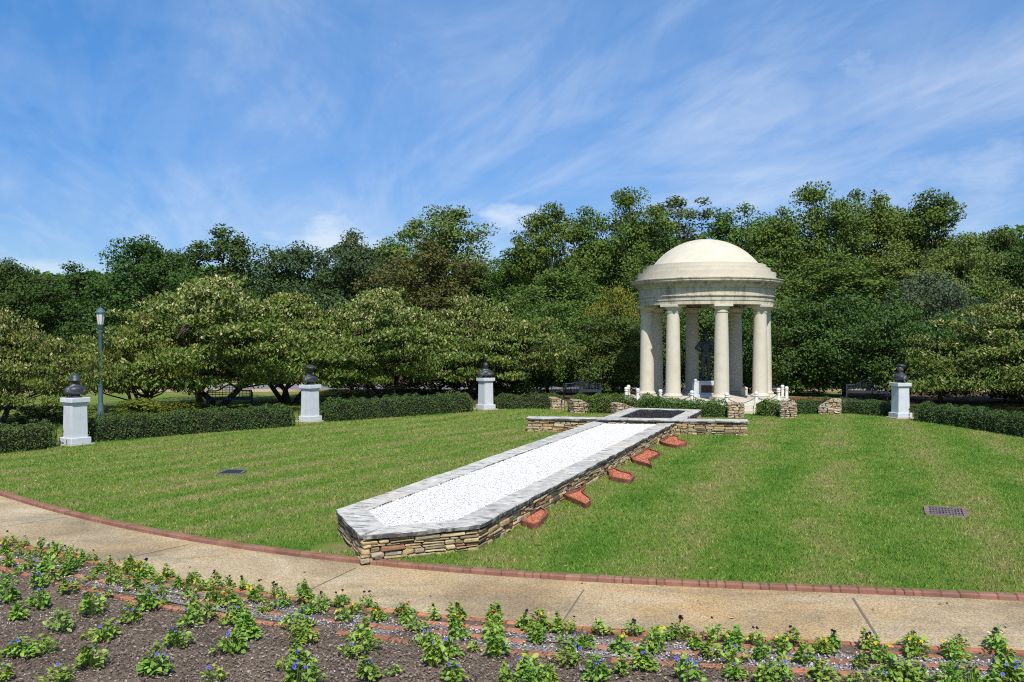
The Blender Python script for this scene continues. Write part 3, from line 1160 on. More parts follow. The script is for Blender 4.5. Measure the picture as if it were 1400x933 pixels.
# ------------------------------------------------------------------ stone markers by the hedge
def marker(x0, x1, yb, yt, slope, label, depth=.55, fx=None):
    """stone pier with a slanted top; slope -1 falls to the right, +1 falls to the left, 0 level"""
    p, q = at(x0, yb), at(x1, yb)
    w = (q - p).length
    c = (p + q) / 2
    h = H - (yt - HY) * c.y / F
    rz = {-1: R(18), 1: R(-22), 0: R(-12)}[slope]
    th = thing('stone_marker', (c.x, c.y + depth / 2, 0), label, 'stone marker', 'low stone markers along the hedge', rz)
    b = MB()
    hw = w / 2
    hd = depth / 2
    z = -.02

    def top(xx):
        u = (xx + hw) / w
        if slope == -1:
            return h - max(0, u - .3) * h * .62
        if slope == 1:
            return h - max(0, .62 - u) * h * .8
        return h
    while z < h - .02:
        rh = random.uniform(.045, .12)
        for side in range(4):
            ln = w if side % 2 == 0 else depth
            s = 0
            while s < ln - .01:
                sl = min(random.uniform(.10, .24), ln - s)
                if ln - s - sl < .06:
                    sl = ln - s
                u = s + sl / 2
                if side == 0:
                    cx, cy, dims, lim = -hw + u, -hd + .05, (sl - .012, .12, rh), top(-hw + u)
                elif side == 2:
                    cx, cy, dims, lim = -hw + u, hd - .05, (sl - .012, .12, rh), top(-hw + u)
                elif side == 1:
                    cx, cy, dims, lim = hw - .05, -hd + u, (.12, sl - .012, rh), top(hw)
                else:
                    cx, cy, dims, lim = -hw + .05, -hd + u, (.12, sl - .012, rh), top(-hw)
                if z < lim - .03:
                    hh = min(rh, lim - z) - .008
                    b.box((cx + random.uniform(-.01, .01), cy + random.uniform(-.012, .012), z + hh / 2), (dims[0], dims[1], hh), 0, 0, .019, .020)
                s += sl
        z += rh
    b.build('stonework', M['pier'], th)
    c2 = MB()
    e = .03
    xs = [-hw + e, -hw + w * .3, -hw + w * .62, hw - e]
    poly = [(xx, top(xx) - .03) for xx in xs]
    vs = [(xx, -hd + e, -.02) for xx, zz in poly] + [(xx, -hd + e, zz) for xx, zz in poly] + [(xx, hd - e, -.02) for xx, zz in poly] + [(xx, hd - e, zz) for xx, zz in poly]
    fs = []
    for i in range(3):
        fs += [(i, i + 1, 5 + i, 4 + i), (8 + i, 12 + i, 13 + i, 9 + i), (4 + i, 5 + i, 13 + i, 12 + i), (i, 8 + i, 9 + i, i + 1)]
    fs += [(0, 4, 12, 8), (3, 11, 15, 7)]
    c2.add(vs, fs)
    c2.build('mortar_core', M['gap'], th)
    c3 = MB()
    for i in range(3):
        n = 3
        for k in range(n):
            xa = xs[i] + (xs[i + 1] - xs[i]) * k / n
            xb = xs[i] + (xs[i + 1] - xs[i]) * (k + 1) / n
            za, zb = top(xa), top(xb)
            a = math.atan2(zb - za, xb - xa)
            for yy in (-.5, .5):
                Mx = Matrix.Translation(((xa + xb) / 2, yy * depth * .49, (za + zb) / 2 - .02)) @ Matrix.Rotation(-a, 4, 'Y')
                c3.box(None, (math.hypot(xb - xa, zb - za) - .008, depth * .48, .06), jit=.009, bev=.014, mat=Mx)
    c3.build('cap_stones', M['pier'], th)
    return th


marker(751.5, 773, 559.8, 543.5, -1, 'leftmost slant-topped stone marker before the hedge')
marker(782, 808, 565, 547, -1, 'slant-topped stone marker behind the planter cross arm, left of the handle')
marker(839, 866, 567, 551.5, -1, 'stone marker half hidden by the planter handle coping on its left side')
marker(914, 931, 564, 553, 0, 'small stone marker peeping over the back end of the dark gravel')
marker(998, 1019, 572, 551.5, 0, 'flat-topped stone marker beside the rotunda steps')
marker(1070, 1091, 572, 551, 0, 'square stone marker in front of the right hedge with a dark side')
marker(1124, 1152, 567, 546, 1, 'rightmost stone marker with its top sloping down to the left')

# ------------------------------------------------------------------ rotunda
TD = 40.45
TX = xat(965, TD)
T0 = Vector((TX, TD, 0))
ZF = 0.30
ZA = 4.29
rot = thing('rotunda', T0, 'cream limestone domed rotunda with a ring of Doric columns sheltering a statue', 'rotunda')
b = MB()
b.lathe([(3.9, -.05), (3.9, .13), (3.88, .15), (3.5, .15), (3.5, .28), (3.48, ZF), (0.01, ZF)], n=96, smooth=False)
for k, (w, d, z) in enumerate(((2.3, .42, .15), (2.3, .80, .0))):
    pass
b.build('platform', M['temple'], rot)
b = MB()
# entablature: three fasciae of the architrave, frieze
b.lathe([(2.40, ZA), (2.90, ZA), (2.90, ZA + .16), (2.93, ZA + .165), (2.93, ZA + .34), (2.99, ZA + .35), (2.99, ZA + .40), (2.92, ZA + .41), (2.92, ZA + .70),
         (2.40, ZA + .70), (2.40, ZA)], n=128, cap=False, smooth=False)
o = b.build('entablature', M['cornice'], rot)
b = MB()
z = ZA + .70
b.lathe([(2.40, z), (2.96, z), (2.98, z + .06), (3.05, z + .12), (3.10, z + .13), (3.10, z + .20), (3.27, z + .23), (3.30, z + .27), (3.30, z + .33), (3.34, z + .36), (3.34, z + .39),
         (3.02, z + .43), (2.40, z + .43), (2.40, z)], n=128, cap=False, smooth=False)
b.build('cornice', M['cornice'], rot)
b = MB()
z = ZA + 1.13
zs1, zs2, zs3 = 5.70, 5.90, 6.06
b.lathe([(2.99, z), (2.99, zs1), (2.76, zs1 + .005), (2.76, zs2), (2.58, zs2 + .005), (2.58, zs3), (2.20, zs3 + .01)], n=128, cap=False, smooth=False)
b.build('stepped_drum', M['temple'], rot)
b = MB()
a_, hcap = 2.30, 1.17
Rs = (a_ * a_ + hcap * hcap) / (2 * hcap)
prof = []
for i in range(25):
    r = a_ * (1 - i / 24)
    prof.append((max(r, .002), zs3 + .01 + math.sqrt(Rs * Rs - r * r) - (Rs - hcap)))
b.lathe(prof, n=128, cap=False)
b.build('dome', M['temple'], rot)
# raised joint ribs of the dome
b = MB()
for ang in (R(-98), R(-8), R(82), R(172)):
    pts = [(math.cos(ang) * r, math.sin(ang) * r, zz + .003) for r, zz in prof[:-1]]
    b.tube(pts, .016, 5)
b.build('dome_joint', M['seam'], rot)
b = MB()
b.lathe([(2.42, ZA + .62), (2.0, ZA + .9), (1.2, ZA + 1.25), (.002, ZA + 1.4)], n=64, cap=False)
b.build('ceiling', M['ceiling'], rot)
RC = 2.62
for k in range(8):
    th = -math.pi / 2 + R(2) + k * math.pi / 4
    cx, cy = RC * math.cos(th), RC * math.sin(th)
    cb = MB()
    hc = ZA - ZF
    # entasis shaft
    cb.lathe([(.315 - .05 * (u ** 1.6), .27 + u * (hc - .62)) for u in [i / 14 for i in range(15)]], n=40)
    col = cb.build('column', M['temple'], rot)
    col.location = (cx, cy, ZF)
    col.rotation_euler = (0, 0, th)
    bb = MB()
    bb.box((0, 0, .055), (.80, .80, .11), bev=.01)
    bb.lathe([(.36, .11), (.395, .13), (.405, .165), (.39, .20), (.355, .212), (.345, .235), (.33, .272)], n=40)
    o = bb.build('base', M['temple'], col, 35)
    kb = MB()
    zc = hc - .35
    kb.lathe([(.265, zc), (.295, zc + .02), (.295, zc + .05), (.268, zc + .06), (.27, zc + .15), (.29, zc + .16), (.345, zc + .23), (.36, zc + .25)], n=40)
    kb.box((0, 0, zc + .30), (.78, .78, .098), bev=.008)
    kb.build('capital', M['temple'], col, 35)
# statue
st = thing('statue_pedestal', T0 + Vector((-.02, 0, ZF)), 'white stepped pedestal with brown plaque under the dark statue', 'pedestal')
b = MB()
b.box((0, 0, .06), (1.35, 1.35, .12), bev=.012)
b.box((0, 0, .37), (1.0, 1.0, .50), bev=.012)
b.box((0, 0, .665), (.92, .92, .09), bev=.012)
b.build('shaft', M['white'], st)
b = MB()
for sx in (-1, 1):
    b2 = MB()
    b2.box((sx * .53, -.47, .33), (.17, .17, .44), bev=.012)
    b2.lathe([(.07, .55), (.085, .58), (.06, .63), (.055, .70), (.075, .74), (.05, .79), (.002, .80)], (sx * .53, -.47, 0), 16)
    b2.build('corner_post', M['white'], st)
b = MB()
b.box((0, -.515, .36), (.58, .03, .32), bev=.006)
b.build('plaque', M['plaque'], st)

stat = thing('statue', T0 + Vector((.0, 0, ZF + .712)), 'dark bronze statue of a standing man with hands on hips inside the rotunda', 'statue')
S = 1.16
sp = []
for sx in (-1, 1):
    sp += [('c', (sx * .115, -.02, .10), (sx * .105, .0, .50), .062, .075), ('c', (sx * .105, 0, .50), (sx * .095, .0, .92), .085, .105),
           ('e', (sx * .125, -.085, .045), (.055, .145, .05)),
           ('c', (sx * .20, .0, 1.44), (sx * .37, .06, 1.20), .068, .052), ('c', (sx * .37, .06, 1.20), (sx * .19, -.06, 1.06), .052, .040),
           ('e', (sx * .175, -.075, 1.045), (.04, .055, .035))]
sp += [('e', (0, 0, .97), (.175, .115, .13)), ('c', (0, 0, .98), (0, -.005, 1.15), .14, .15), ('e', (0, -.01, 1.30), (.20, .125, .17)), ('e', (0, 0, 1.43), (.215, .095, .07)),
       ('c', (0, 0, 1.45), (0, -.015, 1.60), .062, .06), ('e', (0, -.02, 1.68), (.077, .098, .118)), ('e', (0, -.06, 1.61), (.05, .05, .04)),
       ('e', (0, -.118, 1.665), (.016, .022, .028)), ('e', (.08, -.01, 1.67), (.014, .025, .034)), ('e', (-.08, -.01, 1.67), (.014, .025, .034)),
       ('e', (.03, -.098, 1.70), (.024, .012, .010)), ('e', (-.03, -.098, 1.70), (.024, .012, .010)), ('e', (0, -.104, 1.622), (.026, .01, .008)),
       ('e', (0, 0, 1.02), (.185, .125, .035))]
for sx in (-1, 1):
    for q in range(4):
        sp.append(('c', (sx * (.165 - .005 * q), -.09 - .006 * q, 1.06 - .014 * q), (sx * (.10 - .008 * q), -.125, 1.05 - .018 * q), .013, .011))
sp = [tuple([s[0]] + ([tuple(v * S for v in s[1]), tuple(v * S for v in s[2])] if s[0] == 'e' else [tuple(v * S for v in s[1]), tuple(v * S for v in s[2]), s[3] * S, s[4] * S])) for s in sp]
blobs('body', sp, .016, M['bronze'], stat, 4)
b = MB()
b.box((0, 0, .02), (.62, .62, .04), bev=.008)
b.build('foot_slab', M['bronze'], stat)
stat.location.z += 0.0
for ch in stat.children:
    if ch.name.startswith('body'):
        ch.location = (0, 0, .03)

# steps that lead down through the hedge gap
p = at(1022, 566)
sts = thing('stone_steps', (p.x, p.y + .4, 0), 'pale stone steps in the hedge gap before the rotunda', 'steps')
b = MB()
b.box((.1, 0, .05), (1.5, .8, .16), R(-16), bev=.015)
b.box((.1, .45, .15), (1.5, .7, .16), R(-16), bev=.015)
b.build('treads', M['temple'], sts)
q = xat(1015, 41.5)
pst = thing('short_post', (q, 41.3, .30), 'short cream stone block post at the back of the rotunda floor', 'post')
b = MB()
b.box((0, 0, .15), (.30, .30, .30), bev=.01)
b.build('shaft', M['temple'], pst)
b = MB()
b.lathe([(.20, .30), (.20, .34), (.16, .37), (.06, .39), (.002, .395)], n=20)
b.build('cap', M['temple'], pst)

# bollards with ball tops and chains
ZT = 0.80
bl0 = None
BP = [(856.2, 529.2, 'slim white bollard tucked behind the tall one at the left of the rotunda'), (859.3, 526.5, 'tallest white bollard at the far left of the chain'), (872, 531, 'white bollard left of the leftmost rotunda column'),
      (903, 532.5, 'white ball-topped bollard between the two left front columns'), (946, 534, 'white bollard in front of the statue plaque'),
      (993.5, 537, 'white bollard standing right before the front centre column'), (1034, 535.5, 'white bollard before the right front column'), (1064.5, 530.5, 'first of three white bollards right of the rotunda'),
      (1069.8, 526.3, 'middle and tallest of three white bollards right of the rotunda'), (1075.5, 528.5, 'outermost of three white bollards right of the rotunda')]
bpos = []
for i, (px, ty, lab) in enumerate(BP):
    d = F * (H - ZT) / (ty - HY)
    loc = Vector((xat(px, d), d, 0))
    bpos.append(loc)
    if bl0 is None:
        bl0 = thing('bollard', loc, lab, 'bollard', 'white ball-topped bollards round the rotunda')
        b = MB()
        b.lathe([(.085, -.03), (.08, .05), (.066, .56), (.06, .60), (.055, .62)], n=20)
        b.build('post', M['white_post'], bl0, 40)
        b = MB()
        b.lathe([(.058, .615), (.085, .625), (.085, .645), (.05, .655), (.075, .68), (.085, .72), (.075, .765), (.045, .795), (.002, .80)], n=20)
        b.build('ball', M['white_post'], bl0)
    else:
        dup(bl0, loc, random.uniform(0, 3), label=lab)
CL = ['sagging chain left of the rotunda between two bollards', 'sagging chain crossing the leftmost column base', 'sagging chain crossing the second column base', 'sagging chain in front of the statue pedestal',
      'sagging chain crossing the front right columns', 'sagging chain ending at the right bollard trio']
for (i, j), lab in zip(((1, 2), (2, 3), (3, 4), (4, 5), (5, 6), (6, 7)), CL):
    a0, a1 = bpos[i] + Vector((0, 0, .60)), bpos[j] + Vector((0, 0, .60))
    pts = [a0.lerp(a1, u / 14) - Vector((0, 0, 4 * (u / 14) * (1 - u / 14) * .22)) for u in range(15)]
    b = MB()
    b.tube([p - a0 for p in pts], .016, 6)
    o = b.build('chain', M['chain'])
    o.location = a0
    tag(o, lab, 'chain', 'chains slung between the white bollards')

# curved red brick walk behind the right hedge
b = MB()
pp = [(1064, 549.5), (1085, 548), (1105, 548.5), (1125, 550), (1142, 552)]
qq = [(1064, 545), (1085, 543.3), (1105, 543.6), (1125, 545), (1142, 546.5)]
for i in range(len(pp) - 1):
    ps = [at(*pp[i], .004), at(*pp[i + 1], .004), at(*qq[i + 1], .004), at(*qq[i], .004)]
    b.add(ps, [(0, 1, 2, 3)])
struct(b.build('brick_walk', M['brick_path']))

# leaf litter and shade beds behind the hedges
b = MB()
b.add([at(1160, 566, .004), at(1232, 572, .004), at(1400, 596, .004), at(1650, 630, .004), at(1500, 536, .004), at(1150, 536, .004)], [(0, 1, 2, 3, 4, 5)])
struct(b.build('mulch_ground', M['far_mulch']))
b = MB()
b.add([at(640, 556, .004), at(850, 553, .004), at(870, 536.5, .004), at(560, 536.5, .004)], [(0, 1, 2, 3)])
struct(b.build('mulch_ground', M['far_mulch']))

# ------------------------------------------------------------------ pedestals and busts
def head(sp, z, k=1.2):
    for c, r in (((0, -.01, 0), (.080, .102, .125)), ((0, -.045, -.075), (.052, .058, .05)), ((0, -.112, -.015), (.015, .022, .030)),
                 ((.083, .005, -.01), (.013, .024, .034)), ((-.083, .005, -.01), (.013, .024, .034)), ((.032, -.094, .02), (.024, .014, .012)),
                 ((-.032, -.094, .02), (.024, .014, .012)), ((0, -.103, -.062), (.026, .010, .008))):
        sp.append(('e', (c[0] * k, c[1] * k, z + c[2] * k), tuple(v * k for v in r)))


PED = [
    (103, 610, 13 / 34, 217, 'helmet', 'white square pedestal carrying the helmeted bust at the left end of the hedge', 'bronze bust of a soldier in a round steel helmet on the leftmost pedestal'),
    (424, 578, .47, 228, 'cap', 'white pedestal under the capped bust beside the dogwoods, hedge on both sides', 'bronze bust in a tilted peaked cap facing left above the hedge'),
    (664, 561, .43, 190, 'bare', 'most distant white pedestal, carrying the bareheaded bust', 'bareheaded bronze bust with broad cloaked shoulders on the most distant pedestal'),
    (1231, 573, .40, 118, 'cap2', 'white pedestal right of the rotunda under the bust facing right', 'bronze bust in a soft cap facing right, right of the rotunda')]
for px, py, fl, face, kind, plab, blab in PED:
    g = at(px, py)
    fr = math.atan2(fl, 1 - fl)
    view = math.atan2(-g.x, -g.y)  # bearing from pedestal towards camera measured from +y... used as angle
    toward = math.atan2(-g.y, -g.x)
    rz = toward + fr - math.pi / 2 - math.pi  # right hand face turned by fr
    loc = Vector((g.x, g.y, 0)) * (1 + .34 / g.xy.length)
    pd = thing('pedestal', loc, plab, 'pedestal', 'white bust pedestals', toward + fr)
    b = MB()
    s0, s1 = .222, .208
    b.add([(sx * s0, sy * s0, .20) for sx, sy in ((-1, -1), (1, -1), (1, 1), (-1, 1))] + [(sx * s1, sy * s1, 1.12) for sx, sy in ((-1, -1), (1, -1), (1, 1), (-1, 1))],
          [(0, 1, 5, 4), (1, 2, 6, 5), (2, 3, 7, 6), (3, 0, 4, 7), (4, 5, 6, 7), (3, 2, 1, 0)])
    b.build('shaft', M['white'], pd)
    b = MB()
    b.box((0, 0, 1.13), (.455, .455, .05))
    b.box((0, 0, 1.215), (.55, .55, .13), bev=.012)
    b.build('cap_slab', M['white'], pd)
    b = MB()
    b.box((0, 0, .12), (.58, .58, .17), bev=.012)
    b.build('plinth', M['white'], pd)
    b = MB()
    b.box((0, 0, .0), (.72, .72, .075), bev=.01)
    b.build('footing', M['base_stone'], pd)
    bu = thing('bust', loc + Vector((0, 0, 1.28)), blab, 'bust', 'bronze busts on white pedestals', R(face))
    sp = [('e', (0, .01, .135), (.285, .165, .135)), ('e', (0, -.04, .15), (.20, .16, .14)), ('e', (.20, .015, .14), (.10, .13, .11)), ('e', (-.20, .015, .14), (.10, .13, .11)), ('e', (0, .06, .20), (.20, .12, .12)),
          ('c', (0, .01, .25), (0, -.01, .40), .088, .075), ('c', (.19, .01, .19), (0, 0, .345), .095, .075), ('c', (-.19, .01, .19), (0, 0, .345), .095, .075),
          ('c', (-.08, -.15, .27), (0, -.19, .12), .024, .02), ('c', (.08, -.15, .27), (0, -.19, .12), .024, .02), ('c', (.14, -.14, .24), (.10, -.17, .12), .02, .02), ('c', (-.14, -.14, .24), (-.10, -.17, .12), .02, .02)]
    if kind == 'bare':
        sp += [('e', (.14, .02, .13), (.19, .19, .12)), ('e', (-.14, .02, .13), (.19, .19, .12))]
    head(sp, .475)
    blobs('body', sp, .011, M['bronze'], bu, 3, .095)
    b = MB()
    b.lathe([(.17, .0), (.17, .03), (.13, .04), (.11, .07), (.14, .10)], n=24)
    b.build('socle', M['bronze'], bu, 40)
    if kind == 'helmet':
        b = MB()
        b.lathe([(.168, .445), (.172, .455), (.150, .475), (.146, .53), (.130, .585), (.095, .625), (.045, .645), (.002, .649)], (0, .0, 0), 32, cap=False)
        b.lathe([(.16, .448), (.14, .47), (.02, .60)], (0, 0, 0), 32, cap=False)
        o = b.build('helmet', M['bronze'], bu)
        o.scale = (.95, 1.08, 1)
        o.rotation_euler = (R(4), 0, 0)
    elif kind == 'cap':
        b = MB()
        b.lathe([(.105, .525), (.110, .565), (.165, .61), (.168, .63), (.11, .66), (.002, .67)], (0, .0, 0), 32)
        o = b.build('peaked_cap', M['bronze'], bu)
        o.scale = (.95, 1.1, 1)
        o.rotation_euler = (R(-10), R(6), 0)
        b = MB()
        vs = [(math.cos(a) * r * .95, -.02 + math.sin(a) * r, zz) for r, zz in ((.105, .545), (.175, .515)) for a in [R(-165 + 15 * i) for i in range(11)]]
        b.add(vs + [(x, y, zz - .008) for x, y, zz in vs], [(i, i + 1, 12 + i, 11 + i) for i in range(10)] + [(22 + i, 33 + i, 34 + i, 23 + i) for i in range(10)] + [(11 + i, 12 + i, 34 + i, 33 + i) for i in range(10)])
        b.build('visor', M['bronze'], o)
    elif kind == 'cap2':
        b = MB()
        b.lathe([(.108, .515), (.114, .55), (.150, .585), (.155, .615), (.125, .65), (.05, .668), (.002, .67)], (0, .02, 0), 32)
        o = b.build('soft_cap', M['bronze'], bu)
        o.scale = (.98, 1.12, 1)
        o.rotation_euler = (R(8), 0, 0)
    else:
        sp2 = [('e', (0, .022, .515), (.102, .115, .112)), ('e', (0, -.03, .565), (.085, .085, .058))]
        blobs('hair', sp2, .012, M['bronze'], bu, 2)

# ------------------------------------------------------------------ hedges
def hedge(px, label, h=.68, w=.85, dens=950, mat='hedge', lsz=.055, group='clipped hedges round the lawn', hs=None):
    pts = [at(x, y) for x, y in px]
    # resample
    P = [pts[0]]
    for a, c in zip(pts[:-1], pts[1:]):
        n = max(2, int((c - a).length / .5))
        P += [a.lerp(c, i / n) for i in range(1, n + 1)]
    o0 = P[0].copy()
    th = thing('hedge', o0, label, 'hedge', group)
    n = len(P)
    seg = [0.0]
    for a, c in zip(P[:-1], P[1:]):
        seg.append(seg[-1] + (c - a).length)
    tot = seg[-1]
    PX = np.array([[p.x, p.y] for p in P])
    seg = np.array(seg)

    def centre(s):
        x = np.interp(s, seg, PX[:, 0])
        y = np.interp(s, seg, PX[:, 1])
        x2 = np.interp(s + .1, seg, PX[:, 0])
        y2 = np.interp(s + .1, seg, PX[:, 1])
        x1 = np.interp(s - .1, seg, PX[:, 0])
        y1 = np.interp(s - .1, seg, PX[:, 1])
        d = np.stack([x2 - x1, y2 - y1], -1)
        d /= np.maximum(np.linalg.norm(d, axis=-1, keepdims=True), 1e-6)
        nr = np.stack([-d[..., 1], d[..., 0]], -1)
        return np.stack([x, y], -1) + nr * (w / 2), nr, d

    def hgt(s):
        if hs is None:
            e = np.ones_like(s) * h
        else:
            e = np.interp(s / tot, [q[0] for q in hs], [q[1] for q in hs])
        return e * (1 + .05 * np.sin(s * 2.3 + tot) + .03 * np.sin(s * 5.1))
    area = tot * (w + 2 * h)
    N = int(area * dens)
    s = rng.uniform(-.12, tot + .12, N)
    th_ = rng.uniform(0, math.pi, N)          # around the profile from front (0) to back (pi)
    c, nr, d = centre(s)
    hh = hgt(s)
    end = np.clip(np.minimum(s + .12, tot + .12 - s) / .50, 0.05, 1) ** .5
    # superellipse profile
    ca, sa = np.cos(th_), np.sin(th_)
    e = 3.2
    rr = (np.abs(ca) ** e + np.abs(sa) ** e) ** (-1 / e)
    lump = 1 + .07 * np.sin(s * 7 + 3 * th_) + .05 * np.sin(s * 13 - 5 * th_)
    depth = 1 - rng.random(N) ** 2.2 * .25
    off = -ca * rr * (w / 2) * end * depth * lump
    z = sa * rr * hh * (0.55 + .45 * end) * depth * lump
    Pp = np.stack([c[:, 0] + nr[:, 0] * off, c[:, 1] + nr[:, 1] * off, z + rng.normal(0, .012, N)], 1)
    Pp[:, 2] = np.maximum(Pp[:, 2], .015)
    out = np.stack([-nr[:, 0] * ca, -nr[:, 1] * ca, sa * 1.0 + .25], 1)
    Nn = nrmz(out + rng.normal(0, .55, (N, 3)))
    Aa = rand_unit(N) + np.array([[0, 0, .5]])
    L = rng.uniform(.7, 1.35, N) * lsz
    V, Fc = leaves(Pp - np.array([[o0.x, o0.y, 0]]), Aa, Nn, L, L * .55, .2)
    np_mesh('foliage', V, Fc, M[mat], th)
    # twiggy core
    b = MB()
    ss = np.concatenate([[.06, .14, .25, .38], np.linspace(.5, tot - .5, max(6, int(tot / .4))), tot - np.array([.38, .25, .14, .06])])
    en = np.clip(np.minimum(ss, tot - ss) / .5, .1, 1) ** .5
    c, nr, d = centre(ss)
    hh = hgt(ss)
    K = 8
    vs, fs = [], []
    for i in range(len(ss)):
        for k in range(K + 1):
            t_ = math.pi * k / K
            ca, sa = math.cos(t_), math.sin(t_)
            r_ = (abs(ca) ** e + abs(sa) ** e) ** (-1 / e) * .80
            o_ = -ca * r_ * w / 2 * en[i]
            vs.append((c[i, 0] + nr[i, 0] * o_ - o0.x, c[i, 1] + nr[i, 1] * o_ - o0.y, max(.0, sa * r_ * hh[i] * (.5 + .5 * en[i]))))
    for i in range(len(ss) - 1):
        for k in range(K):
            fs.append((i * (K + 1) + k, i * (K + 1) + k + 1, (i + 1) * (K + 1) + k + 1, (i + 1) * (K + 1) + k))
    fs += [tuple(range(K + 1)), tuple(reversed(range((len(ss) - 1) * (K + 1), len(ss) * (K + 1))))]
    b.add(vs, fs)
    b.build('twigs', M['hedge_core'], th)
    return th


hedge([(-160, 636), (-60, 628), (0, 621), (50, 616), (86, 611.5)], 'dark clipped hedge at the left end beside the helmeted bust')
hedge([(132, 605.5), (200, 599.5), (280, 592.5), (350, 587.5), (408, 583)], 'long dark clipped hedge between the helmeted and the capped bust')
hedge([(449, 577.5), (500, 574), (580, 568), (652, 563)], 'dark clipped hedge between the capped and the bareheaded bust', h=.72)
hedge([(680, 560), (720, 559.2), (768, 560)], 'short clipped hedge between the bareheaded bust and the slanted stone markers', h=.58)
hedge([(772, 563), (810, 565.5), (845, 566), (872, 566)], 'loose hedge behind the slanted stone markers', h=.68, mat='hedge_light')
hedge([(862, 565), (890, 568.5), (930, 570), (970, 571), (999, 571)], 'light green loose hedge in front of the rotunda columns', h=.60, mat='hedge_light', hs=[(0, .62), (.15, .78), (.3, .60), (1, .58)])
hedge([(1030, 569), (1050, 570), (1085, 568.5)], 'rounded green hedge right of the rotunda steps', h=.56, mat='hedge_light')
hedge([(1088, 567.5), (1125, 565.5), (1160, 566), (1216, 570)], 'dark hedge behind the rightmost stone marker reaching the right pedestal', h=.54)
hedge([(1243, 575), (1290, 581), (1345, 590), (1400, 599), (1480, 612)], 'dark hedge running out to the right edge from the right pedestal', h=.62)

# ------------------------------------------------------------------ lamp, benches, drain cover, grate
lp = at(137.5, 571)
lamp = thing('street_lamp', lp, 'green lantern lamp post left of the dogwoods', 'street lamp')
hl = (571 - 419) * lp.y / F
b = MB()
b.lathe([(.16, -.05), (.16, .10), (.12, .16), (.11, .45), (.095, .50), (.085, .55), (.075, hl - .95), (.085, hl - .93), (.085, hl - .90), (.06, hl - .88)], n=20)
b.build('post', M['lamp_green'], lamp, 40)
b = MB()
b.lathe([(.055, hl - .88), (.11, hl - .80), (.115, hl - .70), (.13, hl - .68), (.13, hl - .66)], n=20)
b.build('collar', M['lamp_green'], lamp, 40)
b = MB()
b.lathe([(.105, hl - .66), (.155, hl - .24)], n=8, smooth=False)
ln = b.build('lantern_glass', M['lamp_glass'], lamp)
b = MB()
for k in range(8):
    a = 2 * math.pi * k / 8
    b.tube([(.108 * math.cos(a), .108 * math.sin(a), hl - .66), (.158 * math.cos(a), .158 * math.sin(a), hl - .24)], .010, 4)
b.build('lantern_frame', M['lamp_green'], lamp)
b = MB()
b.lathe([(.20, hl - .245), (.20, hl - .215), (.13, hl - .13), (.06, hl - .07), (.03, hl - .05), (.035, hl - .02), (.002, hl)], n=8, smooth=False)
b.build('lamp_roof', M['lamp_green'], lamp)


def make_bench(loc, rz, label):
    t_ = thing('garden_bench', loc, label, 'bench', 'dark metal garden benches with arched backs', rz)
    W_ = 1.75
    b = MB()
    for i in range(7):
        b.box((0, -.22 + i * .075, .43), (W_ - .06, .05, .03))
    b.box((0, -.27, .385), (W_, .03, .09))
    b.build('seat', M['bench'], t_)
    b = MB()

    def top(x):
        u = abs(x) / (W_ / 2)
        return .70 + (.24 * (math.cos(min(u / .62, 1) * math.pi) * .5 + .5))
    pts = [(x, .27, top(x)) for x in np.linspace(-W_ / 2, W_ / 2, 33)]
    b.tube(pts, .030, 6)
    for i in range(13):
        x = -W_ / 2 + W_ * (i + .5) / 13
        b.box((x, .27, (.45 + top(x)) / 2), (.022, .02, top(x) - .45))
    for zz in (.55, .64, .73, .82):
        xs = [x for x in np.linspace(-W_ / 2, W_ / 2, 60) if top(x) > zz]
        if xs:
            b.box(((xs[0] + xs[-1]) / 2, .27, zz), (xs[-1] - xs[0], .022, .026))
    b.build('backrest', M['bench'], t_)
    for sx in (-1, 1):
        b = MB()
        b.box((sx * W_ / 2, .0, .64), (.06, .58, .04), bev=.008)
        b.build('armrest', M['bench'], t_)
        for yy, zz in ((-.26, .64), (.27, .72)):
            b = MB()
            b.box((sx * W_ / 2, yy, zz / 2), (.06, .06, zz), bev=.006)
            b.build('leg', M['bench'], t_)
    return t_


g = at(796, 545.5)
make_bench(g, R(-4), 'dark arched-back bench behind the hedge, left of the rotunda')
g = at(314, 558)
make_bench(g, R(20), 'dark arched-back bench in the shade under the dogwoods')
g = at(1185, 547.5)
make_bench(g, R(-20), 'dark bench in deep shade left of the right pedestal')

# flat dark cover in the left lawn
cs = [at(296, 649.5), at(329, 649.5), at(336, 644), at(311, 643.6)]
cen = sum(cs, Vector()) / 4
mc = thing('drain_cover', cen, 'dark flat square cover set in the left half of the lawn', 'cover')
b = MB()
P = [c - cen for c in cs]
b.prism([(p.x * .9, p.y * .9) for p in P], -.02, .024)
b.build('plate', M['black_metal'], mc)
b = MB()
for i in range(4):
    p, q = P[i], P[(i + 1) % 4]
    d = (q - p).normalized()
    b.box(((p.x + q.x) / 2, (p.y + q.y) / 2, .008), ((q - p).length, .05, .04), math.atan2(d.y, d.x))
b.build('frame', M['grate'], mc)
